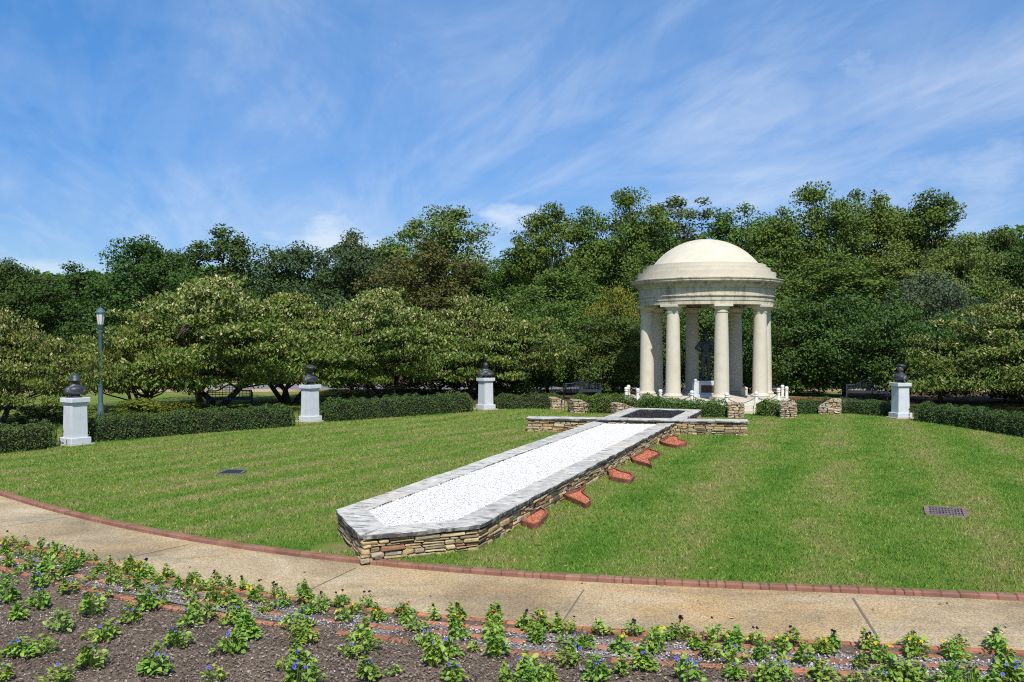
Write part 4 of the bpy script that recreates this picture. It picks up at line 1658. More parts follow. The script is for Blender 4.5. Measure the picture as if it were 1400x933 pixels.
# drain grate
ga, gb, gc, gdn = at(1267, 706), at(1323, 708), at(1321, 695.8), at(1262, 694)
cen = (ga + gb + gc + gdn) / 4
dr = thing('drain_grate', cen, 'rusty iron drain grate with square holes in the right lawn', 'grate', rz=R(-23))
Wd, Dd = (gb - ga).length, ((gdn - ga).length + (gc - gb).length) / 2 * .95
b = MB()
b.box((0, -Dd / 2, .002), (Wd, .045, .05))
b.box((0, Dd / 2, .002), (Wd, .045, .05))
b.box((-Wd / 2 + .02, 0, .004), (.075, Dd - .05, .05))
b.box((Wd / 2 - .02, 0, .004), (.075, Dd - .05, .05))
b.build('frame', M['rust'], dr)
b = MB()
for i in range(1, 13):
    b.box((-Wd / 2 + Wd * i / 13, 0, .006), (.022, Dd - .06, .030))
for i in range(1, 4):
    b.box((0, -Dd / 2 + Dd * i / 4, .004), (Wd - .1, .05, .030))
b.build('bars', M['grate'], dr)
b = MB()
b.box((0, 0, -.020), (Wd - .06, Dd - .06, .042))
b.build('pit', M['pit'], dr)

# ------------------------------------------------------------------ trees
def limb(mb, p0, p1, r0, r1, wob=.12, n=5, sides=6):
    p0, p1 = Vector(p0), Vector(p1)
    L_ = (p1 - p0).length
    pts = []
    for i in range(n + 1):
        u = i / n
        q = p0.lerp(p1, u)
        if 0 < i < n:
            q += Vector((random.gauss(0, 1), random.gauss(0, 1), random.gauss(0, .5))) * wob * L_ * .35
        q.z += math.sin(u * math.pi) * L_ * .05
        pts.append(q)
    mb.tube(pts, [r0 + (r1 - r0) * (i / n) for i in range(n + 1)], sides, cap=False)
    return pts


def tree_template(name, cat, hgt, rad, z0, prof, ncl, nleaf, clr, L, W, leafmat, bark, trunks=1, tr=.18, upb=.45, droop=0.0, lobe=.16, inner=.5, flat=.7, six=False, tiers=0):
    """a tapered trunk with limbs, and a crown of leaf clusters: prof(t) is the crown radius share at height share t"""
    root = thing(name, (0, 0, 0), name, cat)
    ph = rng.uniform(0, 6.28, 6)
    cl = []
    while len(cl) < ncl:
        tt = rng.random()
        th = rng.uniform(0, 6.28)
        lob = 1 + lobe * math.sin(2 * th + ph[0] + 3 * tt) + lobe * .8 * math.sin(3 * th + ph[1] - 5 * tt) + lobe * .6 * math.sin(5 * th + ph[2] + 9 * tt)
        rmax = rad * prof(tt) * max(.3, lob)
        if rng.random() > (rmax / rad) ** .8 + .08:
            continue
        if tiers:
            tt = min(.97, max(.02, (math.floor(tt * tiers) + .5 + .35 * math.sin(2 * th + ph[3]) + .25 * math.sin(5 * th + ph[4])) / tiers + rng.normal(0, .22 / tiers)))
        u = rng.random() ** inner
        r = max(rmax - clr * .6, .05) * u
        cl.append((r * math.cos(th), r * math.sin(th), z0 + tt * (hgt - z0 - clr * .4)))
    C = np.array(cl)
    csz = clr * rng.uniform(.65, 1.25, ncl)
    n = ncl * nleaf
    ci = np.repeat(np.arange(ncl), nleaf)
    dirs = rand_unit(n)
    rr = rng.random(n) ** .45
    off = dirs * rr[:, None] * csz[ci][:, None]
    off[:, 2] *= flat
    P = C[ci] + off
    P[:, 2] = np.maximum(P[:, 2], .12)
    radial = np.stack([P[:, 0], P[:, 1], (P[:, 2] - (z0 + hgt) / 2) * .6], 1)
    Nn = nrmz(nrmz(radial) * .55 + nrmz(off) * .5 + np.array([[0, 0, upb]]) + rng.normal(0, .45, (n, 3)))
    A = rand_unit(n)
    A[:, 2] -= droop
    Ls = L * rng.uniform(.7, 1.3, n)
    V, Fc = leaves(P, A, Nn, Ls, Ls * (W / L), .18, six)
    np_mesh('crown', V, Fc, leafmat, root)
    tb = MB()
    tops = []
    for k in range(trunks):
        if trunks == 1:
            base, lean = Vector((0, 0, -.15)), Vector((random.uniform(-.2, .2), random.uniform(-.2, .2), hgt * .62))
        else:
            a = 6.28 * k / trunks + random.uniform(-.5, .5)
            base = Vector((math.cos(a) * tr * .8, math.sin(a) * tr * .8, -.15))
            lean = Vector((math.cos(a) * rad * .42, math.sin(a) * rad * .42, hgt * .52))
        pts = limb(tb, base, lean, tr * (1 if trunks == 1 else .75), tr * .35, .10, 7, 9)
        if trunks == 1 and hgt > 8:
            limb(tb, pts[-1], (lean.x * 1.3, lean.y * 1.2, hgt * .93), tr * .35, tr * .06, .08, 5, 6)
        tops.append(pts)
    for i in range(min(ncl, 34)):
        c = Vector(C[i * ncl // min(ncl, 34)])
        pts = random.choice(tops)
        q = min(pts[2:], key=lambda p: abs(p.z - (c.z - (c - p).xy.length * .55)))
        limb(tb, q, c, tr * .30, tr * .05, .14, 4, 5)
    tb.build('trunk', bark, root)
    return root


def p_tulip(t_):
    return float(np.interp(t_, [0, .12, .35, .65, .85, 1], [.60, .88, 1.0, .94, .76, .42]))


def p_round(t_):
    return math.sqrt(max(.02, 1 - (2 * t_ - .85) ** 2 * .85))


def p_dense(t_):
    return float(np.interp(t_, [0, .2, .5, .75, .9, 1], [.50, .80, 1.0, .86, .58, .28]))


def p_umbrella(t_):
    return max(.10, (1 - t_ ** 2.1)) * (min(1, .68 + t_ * 2.4))


TT = {}
TT['tulip0'] = tree_template('tulip_tree', 'tree', 13.5, 3.4, 1.0, p_tulip, 210, 120, .85, .19, .14, M['tulip'], M['pale_bark'], tr=.22)
TT['tulip1'] = tree_template('tulip_tree', 'tree', 13.5, 3.1, 0.8, p_tulip, 200, 120, .80, .19, .14, M['tulip'], M['pale_bark'], tr=.20, lobe=.20)
TT['tulip2'] = tree_template('tulip_tree', 'tree', 13.5, 3.7, 1.0, p_tulip, 220, 120, .90, .19, .14, M['tulip'], M['pale_bark'], tr=.22, lobe=.22)
TT['sparse'] = tree_template('airy_tree', 'tree', 13.5, 2.7, 3.0, p_tulip, 120, 70, .60, .20, .13, M['airy'], M['pale_bark'], tr=.17, lobe=.3, inner=.6)
TT['oak0'] = tree_template('oak_tree', 'tree', 11.5, 5.0, 0.6, p_round, 200, 120, 1.0, .21, .15, M['oak'], M['bark'], tr=.28, lobe=.16, inner=.4)
TT['oak1'] = tree_template('oak_tree', 'tree', 11.5, 4.7, 0.6, p_round, 190, 120, .95, .21, .15, M['oak'], M['bark'], tr=.28, lobe=.24, inner=.4)
TT['dense0'] = tree_template('magnolia_tree', 'tree', 4.7, 2.45, .45, p_dense, 130, 110, .55, .125, .075, M['dense'], M['bark'], tr=.11, lobe=.12, inner=.35, upb=.85)
TT['dense1'] = tree_template('magnolia_tree', 'tree', 4.7, 2.5, .60, p_dense, 130, 110, .55, .125, .075, M['dense'], M['bark'], tr=.11, lobe=.16, inner=.35, upb=.85)
TT['dog0'] = tree_template('dogwood_tree', 'tree', 4.9, 3.6, .98, p_umbrella, 225, 140, .56, .115, .050, M['dogwood'], M['bark'], trunks=3, tr=.13, upb=.5, droop=1.2, lobe=.17, inner=.38, flat=.36, six=True, tiers=6)
TT['dog1'] = tree_template('dogwood_tree', 'tree', 4.6, 3.4, 1.0, p_umbrella, 200, 140, .56, .115, .050, M['dogwood_green'], M['bark'], trunks=4, tr=.13, upb=.5, droop=1.2, lobe=.20, inner=.38, flat=.36, six=True, tiers=6)
TT['dog2'] = tree_template('dogwood_tree', 'tree', 4.6, 3.4, 1.1, p_umbrella, 200, 140, .56, .115, .050, M['dogwood'], M['bark'], trunks=2, tr=.14, upb=.5, droop=1.2, lobe=.20, inner=.38, flat=.36, six=True, tiers=6)
TT['shrub0'] = tree_template('shrub', 'shrub', 1.5, .9, .10, p_dense, 38, 70, .30, .10, .05, M['yellow'], M['bark'], tr=.03, lobe=.2, inner=.5)
TDIM = {'tulip0': (13.5, 6.2), 'tulip1': (13.5, 5.6), 'tulip2': (13.5, 6.8), 'sparse': (13.5, 5.4), 'oak0': (11.5, 9.2), 'oak1': (11.5, 8.6), 'dense0': (4.7, 4.7), 'dense1': (4.7, 4.8),
        'dog0': (4.9, 7.0), 'dog1': (4.6, 6.6), 'dog2': (4.6, 6.6), 'shrub0': (1.5, 1.8)}
used = set()
GRP = {'tulip': 'tall trees behind the rotunda', 'oak': 'dark trees beyond the road', 'dense': 'dense small trees near the rotunda', 'dog': 'dogwood trees behind the hedge', 'shrub': 'shrubs behind the hedges', 'sparse': 'tall trees behind the rotunda'}


def plant(kind, x, topy, wpx, d, label, mat=None, rz=None, name=None, zbase=-.12):
    hgt = zat(topy, d)
    h0, w0 = TDIM[kind]
    w = wpx * d / F * {'t': 1.07, 'o': 1.15, 'd': 1.12, 's': 1.1}[kind[0]] * (1.16 if kind[:3] == 'dog' else 1)
    sc = (w / w0, w / w0, hgt / h0)
    loc = (xat(x, d), d, zbase)
    rz = random.uniform(0, 6.28) if rz is None else rz
    grp = GRP[kind.rstrip('012')]
    root = TT[kind]
    if kind not in used:
        used.add(kind)
        root.location, root.rotation_euler, root.scale = loc, (0, 0, rz), sc
        tag(root, label, None, grp)
        o = root
    else:
        o = dup(root, loc, rz, sc, label, grp)
    for ch in o.children:
        if ch.name.startswith('crown'):
            if mat:
                recolour(ch, M[mat])
            else:
                ch.material_slots[0].link = 'DATA'
    return o


TREES = [
    # far left, beyond the road
    ('oak1', -70, 340, 130, 76, 'dark tree just outside the left edge of the lawn view'),
    ('oak0', 12, 350, 120, 76, 'dark tree rising at the left edge of the picture'),
    ('oak1', 98, 358, 130, 80, 'lower dark tree directly above the lamp post'),
    ('oak0', 196, 319, 150, 74, 'big round-headed dark tree right of the lamp post'),
    ('oak1', 302, 308, 150, 78, 'round dark tree with a bumpy top above the large dogwood'),
    ('oak0', 408, 328, 140, 78, 'smooth blue-green tree left of the tree gap', 'pine'),
    ('oak1', 482, 314, 130, 80, 'blue-green tree with a pointed crown beside the bronze-leaved tree', 'pine'),
    ('oak0', 538, 322, 150, 84, 'small green top showing between the blue-green and the airy tall tree', 'tulip'),
    ('tulip2', 612, 280, 135, 78, 'tall bright green tree left of the skyline dip', 'tulip_light'),
    ('oak1', 582, 326, 150, 68, 'bronze-tinged broad tree before the tall bright green one', 'brownish'),
    ('tulip0', 672, 352, 100, 72, 'lower bright tree in the skyline dip'),
    # behind the rotunda
    ('tulip1', 752, 278, 92, 64, 'slender tall tree at the left end of the tall group'),
    ('tulip0', 806, 282, 110, 68, 'tall tree with a double top left of the rotunda'),
    ('tulip2', 862, 257, 108, 66, 'tallest tree immediately left of the dome'),
    ('sparse', 928, 264, 122, 70, 'thin silvery tree with sky showing through, above the dome'),
    ('tulip0', 1008, 278, 115, 66, 'leafy tree rising right behind the dome'),
    ('tulip1', 1060, 300, 100, 62, 'tree with yellowing leaves at the right shoulder of the dome'),
    ('tulip2', 1117, 250, 118, 64, 'very tall broad tree right of the rotunda'),
    ('tulip0', 1186, 255, 108, 66, 'tall bright tree second right of the rotunda'),
    ('tulip1', 1272, 262, 112, 64, 'tall tree with a forked top above the right pedestal'),
    ('tulip1', 1226, 282, 100, 67, 'tall tree filling the skyline between the bright and the forked tall trees'),
    ('tulip0', 1068, 282, 90, 70, 'tall tree just right of the dome against the sky'),
    ('tulip2', 1322, 318, 96, 60, 'shorter green tree sloping down at the right', 'tulip_light'),
    ('oak0', 1372, 306, 110, 74, 'dark distant tree near the right edge of the picture'),
    ('oak1', 1450, 290, 140, 70, 'dark tree at the right edge beyond the right dogwood'),
    ('tulip1', 700, 340, 90, 66, 'green tree filling the dip beside the slender tall tree', 'tulip'),
    ('tulip0', 1230, 330, 110, 58, 'mid-height green tree under the forked tall tree', 'tulip_light'),
    ('tulip2', 770, 370, 150, 57, 'broad green understorey tree left of the rotunda'),
    ('tulip1', 890, 345, 100, 56, 'leafy tree filling in behind the left columns'),
    ('tulip0', 1150, 345, 150, 56, 'broad green understorey tree right of the rotunda'),
    ('tulip2', 1035, 350, 130, 56, 'leafy tree filling in behind the right columns'),
    ('dense1', 1275, 368, 120, 52, 'small grey-green tree above the right pedestal', 'silver'),
    # small dense trees close behind
    ('dense0', 700, 432, 120, 45.0, 'dense dark tree right behind the bareheaded bust'),
    ('dense1', 752, 408, 128, 47.0, 'dense green tree left of the arched bench', 'tulip'),
    ('dense0', 826, 425, 120, 45.5, 'dense round tree with a russet top behind the bench', None),
    ('dense1', 838, 388, 80, 50, 'yellow-green tree peeping over the dense round tree', 'yellow'),
    ('dense1', 892, 420, 110, 48.5, 'dense dark tree seen between the left columns'),
    ('dense0', 955, 415, 120, 49.5, 'dense dark tree seen behind the statue'),
    ('dense1', 1020, 418, 110, 49, 'dense dark tree seen behind the right columns'),
    ('dense0', 1092, 404, 130, 46.0, 'dense dark tree beside the bollard trio'),
    ('dense1', 1155, 398, 135, 45.0, 'dense dark tree above the rightmost stone marker'),
    ('dense0', 1222, 408, 125, 43.0, 'dense dark tree behind the right pedestal'),
    ('dense1', 1290, 425, 140, 41.0, 'dark shaded tree between the right pedestal and the right dogwood'),
    ('dense0', 1400, 430, 170, 41.0, 'dark shaded tree behind the right dogwood trunk'),
    ('dense1', 1500, 420, 170, 40.0, 'dark shaded tree beyond the right edge'),
    # yellow green growth behind the lamp
    ('dense0', 172, 452, 110, 60, 'yellow-green bush tree behind the lamp post', 'yellow'),
    ('dense1', 95, 470, 130, 62, 'olive bush beyond the road left of the lamp post', 'brownish'),
    ('dense1', 20, 462, 150, 63, 'green bush beyond the road at the left edge', 'oak'),
    ('dense0', 240, 440, 120, 62, 'green bush behind the large dogwood', 'tulip'),
    ('dense1', 478, 462, 110, 49, 'dark bush behind the trunks right of the capped bust'),
    ('dense0', 545, 458, 120, 50, 'dark bush behind the middle dogwood trunk'),
    ('dense1', 605, 460, 110, 49, 'dark bush behind the trunk of the pale dogwood'),
    ('dense0', 655, 455, 110, 49, 'dark bush directly behind the bareheaded bust'),
    ('dense0', 345, 486, 90, 60, 'small green bush beyond the road behind the shaded bench', 'tulip'),
    # dogwoods
    ('dog2', -5, 412, 205, 30, 'dogwood overhanging the helmeted bust at the left edge'),
    ('dog0', 292, 368, 310, 37.5, 'largest tan-leaved dogwood beside the lamp post'),
    ('dog1', 192, 420, 130, 36.0, 'small low dogwood tucked against the lamp post'),
    ('dog1', 395, 392, 200, 40.5, 'yellow-green dogwood behind the capped bust'),
    ('dog0', 520, 386, 240, 42.5, 'tan-leaved dogwood in the middle of the row'),
    ('dog2', 648, 396, 200, 44.0, 'pale tan dogwood at the right end of the row'),
    ('dog0', 1425, 384, 290, 36.0, 'tan-leaved dogwood spreading over the right hedge'),
    # low shrubs
    ('shrub0', 195, 540, 90, 33.5, 'low yellow shrub at the foot of the lamp post'),
    ('shrub0', 245, 545, 90, 34.5, 'low yellow shrub under the largest dogwood'),
    ('shrub0', 60, 548, 110, 31.5, 'weedy shrub behind the hedge left of the helmeted bust', 'brownish'),
    ('shrub0', 330, 540, 90, 45, 'weedy pale shrub behind the shaded bench', 'yellow'),
    ('shrub0', 470, 530, 110, 46, 'pale green shrub behind the capped bust', 'yellow'),
    ('shrub0', 560, 528, 120, 47.5, 'dark shrub under the middle dogwood', 'dense'),
    ('shrub0', 1110, 532, 60, 48, 'pale shrub beyond the red brick walk', 'yellow'),
]
for tdef in TREES:
    k, x, ty, wpx, d, lab = tdef[:6]
    mt = tdef[6] if len(tdef) > 6 else None
    plant(k, x, ty, wpx, d, lab, mt)

# ragged undergrowth along the wood's edge and the far wood as one mass
def leaf_mass(name, label, n, xr, yr, hfun, L, mat, cat):
    X = rng.uniform(*xr, n)
    Y = rng.uniform(*yr, n)
    hm = np.array([hfun(x, y) for x, y in zip(X, Y)])
    Z = hm * rng.random(n) ** .6
    P = np.stack([X, Y, Z], 1)
    Nn = nrmz(np.array([[0, -.5, .6]]) + rng.normal(0, .6, (n, 3)))
    A = rand_unit(n)
    Ls = L * rng.uniform(.7, 1.3, n)
    V, Fc = leaves(P, A, Nn, Ls, Ls * .65, .18)
    o = np_mesh(name, V, Fc, mat)
    return tag(o, label, cat, kind='stuff')


def h_under(x, y):
    return 2.3 + .9 * math.sin(x * .6) + .7 * math.sin(x * 1.7 + 1)


def h_far(x, y):
    return 9.8 + 3.4 * min(1, max(0, (x + 2) / 10)) + 1.0 * math.sin(x * .12) + 1.2 * math.sin(x * .33 + 2) + .8 * math.sin(x * .9)


leaf_mass('undergrowth', 'tangle of leafy undergrowth along the edge of the wood', 42000, (-75, 75), (66, 69), h_under, .34, M['oak'], 'undergrowth')
leaf_mass('forest', 'distant wood reading as one dark leafy mass between the trees', 120000, (-120, 120), (100, 112), h_far, .70, M['tulip'], 'forest')

# ------------------------------------------------------------------ grass blades
def lawn_points(n0, dmin, dmax):
    d = dmin + (dmax - dmin) * rng.random(n0 * 2)
    pr = (dmin / d) ** .6
    d = d[rng.random(len(d)) < pr][:n0]
    X = rng.uniform(-.585, .585, len(d)) * d
    return X, d


def inpoly(X, Y, poly):
    ins = np.zeros(len(X), bool)
    m_ = len(poly)
    for i in range(m_):
        a, c = poly[i], poly[(i + 1) % m_]
        cond = (a.y > Y) != (c.y > Y)
        xi = (c.x - a.x) * (Y - a.y) / ((c.y - a.y) or 1e-9) + a.x
        ins ^= cond & (X < xi)
    return ins


X, Y = lawn_points(330000, 9.0, 40.0)
ky = np.array([kerb_y(x) for x in XS])
ok = Y > np.interp(X, XS, ky) + .075
for poly in ([pA, pB, pC, pE, pL], [g0, g1, g2, g3], [h0, h1, h2, h3]):
    ok &= ~inpoly(X, Y, poly)
for pts in FL:
    ok &= ~inpoly(X, Y, [xy(at(700 + x / 5.185, 560 + y / 5.185, .10)) for x, y in pts])
ok &= ~inpoly(X, Y, [ga, gb, gc, gdn])
ok &= ~inpoly(X, Y, cs)
# bare earth by the planter tip
ok &= (np.hypot(X - pA.x - .1, Y - pA.y + .9) > .30)
X, Y = X[ok], Y[ok]
n = len(X)
hgtb = rng.uniform(.022, .05, n)
wd = .0032 * (1 + Y / 11)
ang = rng.uniform(0, 6.28, n)
ln = rng.normal(0, .6, (n, 2)) * hgtb[:, None]
V = np.stack([np.stack([X - np.cos(ang) * wd, Y - np.sin(ang) * wd, np.zeros(n) - .002], 1), np.stack([X + np.cos(ang) * wd, Y + np.sin(ang) * wd, np.zeros(n) - .002], 1),
              np.stack([X + ln[:, 0], Y + ln[:, 1], hgtb], 1)], 1).reshape(-1, 3)
o = np_mesh('grass', V, np.arange(n * 3).reshape(n, 3), M['blades'])
tag(o, 'short mown grass blades of the lawn', 'grass', kind='stuff')

# fallen leaves on lawn and path
n = 420
d = 9.3 + 30 * rng.random(n) ** 1.5
X = rng.uniform(-.57, .57, n) * d
kyv = np.interp(X, XS, ky)
onp = d < kyv + .15
by = np.array([bed_y(x) for x in X])
ok = (d > by + .1) & (~onp | (rng.random(n) < .35)) & ~inpoly(X, d, [pA, pB, pC, pE, pL])
X, d, onp = X[ok], d[ok], onp[ok]
n = len(X)
P = np.stack([X, d, np.where(onp, ZP + .008, .035)], 1)
A = rand_unit(n) * np.array([[1, 1, .3]])
Ls = rng.uniform(.03, .065, n)
V, Fc = leaves(P, A, nrmz(np.array([[0, 0, 1.0]]) + rng.normal(0, .35, (n, 3))), Ls, Ls * .6, .25)
o = np_mesh('fallen_leaves', V, Fc, M['dry_leaf'])
tag(o, 'dry fallen leaves scattered over the lawn and path', 'leaves', kind='stuff')

# ------------------------------------------------------------------ pansies
def pansy_foliage(nl, sp, hh, L, mat, name='foliage'):
    az = rng.uniform(0, 6.28, nl)
    rr = rng.random(nl) ** .6
    q1, q2 = rng.uniform(0, 6.28, 2)
    sp = sp * (1 + .35 * np.sin(az + q1) + .22 * np.sin(3 * az + q2))
    P = np.stack([np.cos(az) * rr * sp, np.sin(az) * rr * sp, hh * (1 - rr ** 2 * .75) * (1 + .25 * np.sin(az + q2)) * rng.uniform(.25, 1.1, nl) + .015], 1)
    A = np.stack([np.cos(az) * (.4 + rr), np.sin(az) * (.4 + rr), .55 - rr * .6 + rng.normal(0, .25, nl)], 1) + rng.normal(0, .4, (nl, 3))
    Nn = np.stack([np.cos(az) * rr * .6, np.sin(az) * rr * .6, np.ones(nl)], 1) + rng.normal(0, .35, (nl, 3))
    Ls = L * rng.uniform(.65, 1.3, nl)
    V, Fc = leaves(P, A, nrmz(Nn), Ls, Ls * rng.uniform(.5, .75, nl), .15, True)
    # stems
    ns = nl // 2
    S0 = np.stack([np.cos(az[:ns]) * .02, np.sin(az[:ns]) * .02, np.zeros(ns) - .01], 1)
    S1 = P[:ns]
    w_ = np.array([[.0025, 0, 0]])
    SV = np.stack([S0 - w_, S0 + w_, S1 + w_, S1 - w_], 1).reshape(-1, 3)
    SF = np.arange(ns * 4).reshape(ns, 4) + len(V)
    me_o = np_mesh(name, np.concatenate([V, SV]), np.concatenate([Fc, SF]), mat)
    me = me_o.data
    bpy.data.objects.remove(me_o)
    return me


PF = []
for nl_, sp_, hh_, L_f, mt_ in ((105, .11, .17, .050, 'pansy'), (140, .13, .20, .052, 'pansy'), (75, .09, .15, .048, 'pansy'), (165, .17, .16, .054, 'pansy'), (115, .13, .15, .050, 'pansy_pale'), (28, .07, .09, .046, 'pansy')):
    PF.append([pansy_foliage(int(nl_ * random.uniform(.7, 1.15)), sp_ * random.uniform(.8, 1.2), hh_ * random.uniform(.75, 1.15), L_f * random.uniform(.85, 1.15), M[mt_]) for _ in range(4)])



def bloom_mesh(k):
    b = MB()
    r = .0115
    # five rounded petals, two behind and three in front, cupped slightly
    for a, rr, zz in ((55, 1.05, -.004), (125, 1.05, -.004), (-5, .95, 0), (185, .95, 0), (-90, 1.15, .003)):
        a = R(a)
        c = (math.cos(a) * r * .75, math.sin(a) * r * .75)
        n = 9
        vs = [(0, 0, zz)]
        for i in range(n):
            th = a + R(-150 + 300 * i / (n - 1))
            vs.append((c[0] + math.cos(th) * r * rr * .8, c[1] + math.sin(th) * r * rr * .8, zz + .007))
        b.add(vs, [(0, i, i + 1) for i in range(1, n)], 0)
    b.add([(math.cos(R(60 * i)) * r * .42, math.sin(R(60 * i)) * r * .42, .012) for i in range(6)], [tuple(range(6))], 1)
    b.tube([(0, 0, -.002), (0, .004, -.05), (.004, .01, -.10)], .0018, 4, 2)
    o = b.build('bloom', [M['petal' + k], M['eye' + k], M['pansy']])
    me = o.data
    bpy.data.objects.remove(o)
    return me


BLM = {k: bloom_mesh(k) for k in PETAL}
# crop origin, scale, list of (x, y, size class, blooms)
CR = {
    'A': (0, 725, 4.485), 'B': (180, 760, 5.395), 'C': (360, 770, 5.725), 'D': (540, 800, 7.0), 'E': (700, 820, 7.0), 'F': (880, 830, 7.78), 'G': (1040, 830, 7.78), 'H': (1200, 830, 7.0)}
EDGE = [('A', 40, 95, 0, 'PP'), ('A', 145, 105, 0, 'PP'), ('A', 240, 130, 2, 'Y'), ('A', 325, 155, 1, 'PP'), ('A', 415, 178, 0, 'P'), ('A', 495, 195, 2, ''), ('A', 565, 200, 0, 'P'), ('A', 665, 228, 2, 'P'), ('A', 800, 250, 1, 'PP'),
        ('B', 120, 145, 0, 'PP'), ('B', 250, 170, 2, 'Y'), ('B', 440, 205, 0, 'P'), ('B', 610, 235, 0, 'PP'), ('B', 710, 240, 2, 'PP'), ('B', 820, 262, 2, 'P'), ('B', 925, 285, 0, 'PP'), ('B', 1050, 305, 0, 'PPP'),
        ('C', 330, 310, 1, ''), ('C', 475, 340, 4, 'PP'), ('C', 600, 345, 0, 'PPY'), ('C', 810, 360, 0, 'PP'), ('C', 1100, 425, 1, 'RR'),
        ('D', 370, 335, 2, 'PPP'), ('D', 610, 345, 1, 'PP'), ('D', 960, 335, 1, 'PP'),
        ('E', 120, 275, 0, 'P'), ('E', 275, 275, 1, 'YY'), ('E', 430, 305, 2, 'P'), ('E', 560, 325, 0, 'PY'), ('E', 850, 335, 0, ''), ('E', 1170, 340, 0, 'PP'),
        ('F', 160, 365, 0, 'YYY'), ('F', 290, 345, 0, 'P'), ('F', 430, 335, 0, 'PP'), ('F', 760, 362, 0, 'P'), ('F', 1180, 388, 0, 'PPP'),
        ('G', 345, 402, 0, 'P'), ('G', 790, 435, 0, 'PPP'), ('G', 1130, 462, 1, 'PPPY'), ('H', 345, 395, 0, 'PPY'), ('H', 800, 410, 2, 'P'), ('H', 1160, 430, 1, 'PPWW')]
INNER = [('A', 20, 155, 0, 'YY'), ('A', 100, 165, 0, 'Y'), ('A', 180, 170, 0, 'Y'), ('A', 255, 185, 2, 'RR'), ('A', 350, 218, 0, 'YY'), ('A', 465, 240, 0, 'RY'), ('A', 600, 262, 1, 'YY'), ('A', 705, 275, 0, 'RR'), ('A', 765, 288, 2, 'Y'), ('A', 855, 290, 1, 'YO'),
         ('A', 40, 222, 0, 'R'), ('A', 165, 238, 0, ''), ('A', 265, 262, 1, ''), ('A', 410, 285, 1, ''), ('A', 550, 318, 0, ''), ('A', 680, 332, 1, ''), ('A', 820, 370, 1, 'O'),
         ('B', 60, 185, 0, 'YY'), ('B', 185, 220, 0, 'Y'), ('B', 335, 248, 0, ''), ('B', 515, 268, 0, 'Y'), ('B', 610, 345, 1, 'RR'), ('B', 725, 375, 1, 'YR'), ('B', 905, 345, 0, 'YY'), ('B', 985, 420, 0, 'RR'), ('B', 215, 295, 0, ''), ('B', 400, 325, 2, ''),
         ('C', 150, 355, 4, 'YYY'), ('C', 345, 405, 0, 'RR'), ('C', 455, 385, 4, ''), ('C', 610, 465, 4, 'YYY'), ('C', 700, 410, 0, 'Y'), ('C', 890, 455, 1, 'YYR'), ('C', 1110, 480, 0, 'R'),
         ('D', 190, 455, 4, ''), ('D', 570, 435, 2, 'YR'), ('D', 585, 512, 1, 'R'), ('D', 965, 415, 0, 'RR'), ('D', 1350, 475, 1, 'R'), ('E', 240, 430, 1, ''), ('E', 690, 468, 1, 'RRV'), ('E', 1030, 505, 1, 'YY'), ('E', 1385, 430, 0, 'Y'),
         ('F', 110, 490, 1, ''), ('F', 550, 445, 0, ''), ('F', 705, 545, 1, ''), ('F', 985, 475, 1, 'Y'), ('F', 1230, 575, 1, 'V'),
         ('G', 235, 502, 0, 'YY'), ('G', 685, 508, 1, 'YY'), ('G', 455, 605, 1, ''), ('G', 1265, 590, 1, 'YYY'), ('G', 1090, 665, 2, ''), ('H', 350, 495, 1, 'YYY'), ('H', 730, 510, 1, 'YYR'), ('H', 745, 662, 0, ''), ('H', 1240, 560, 1, 'YYR')]
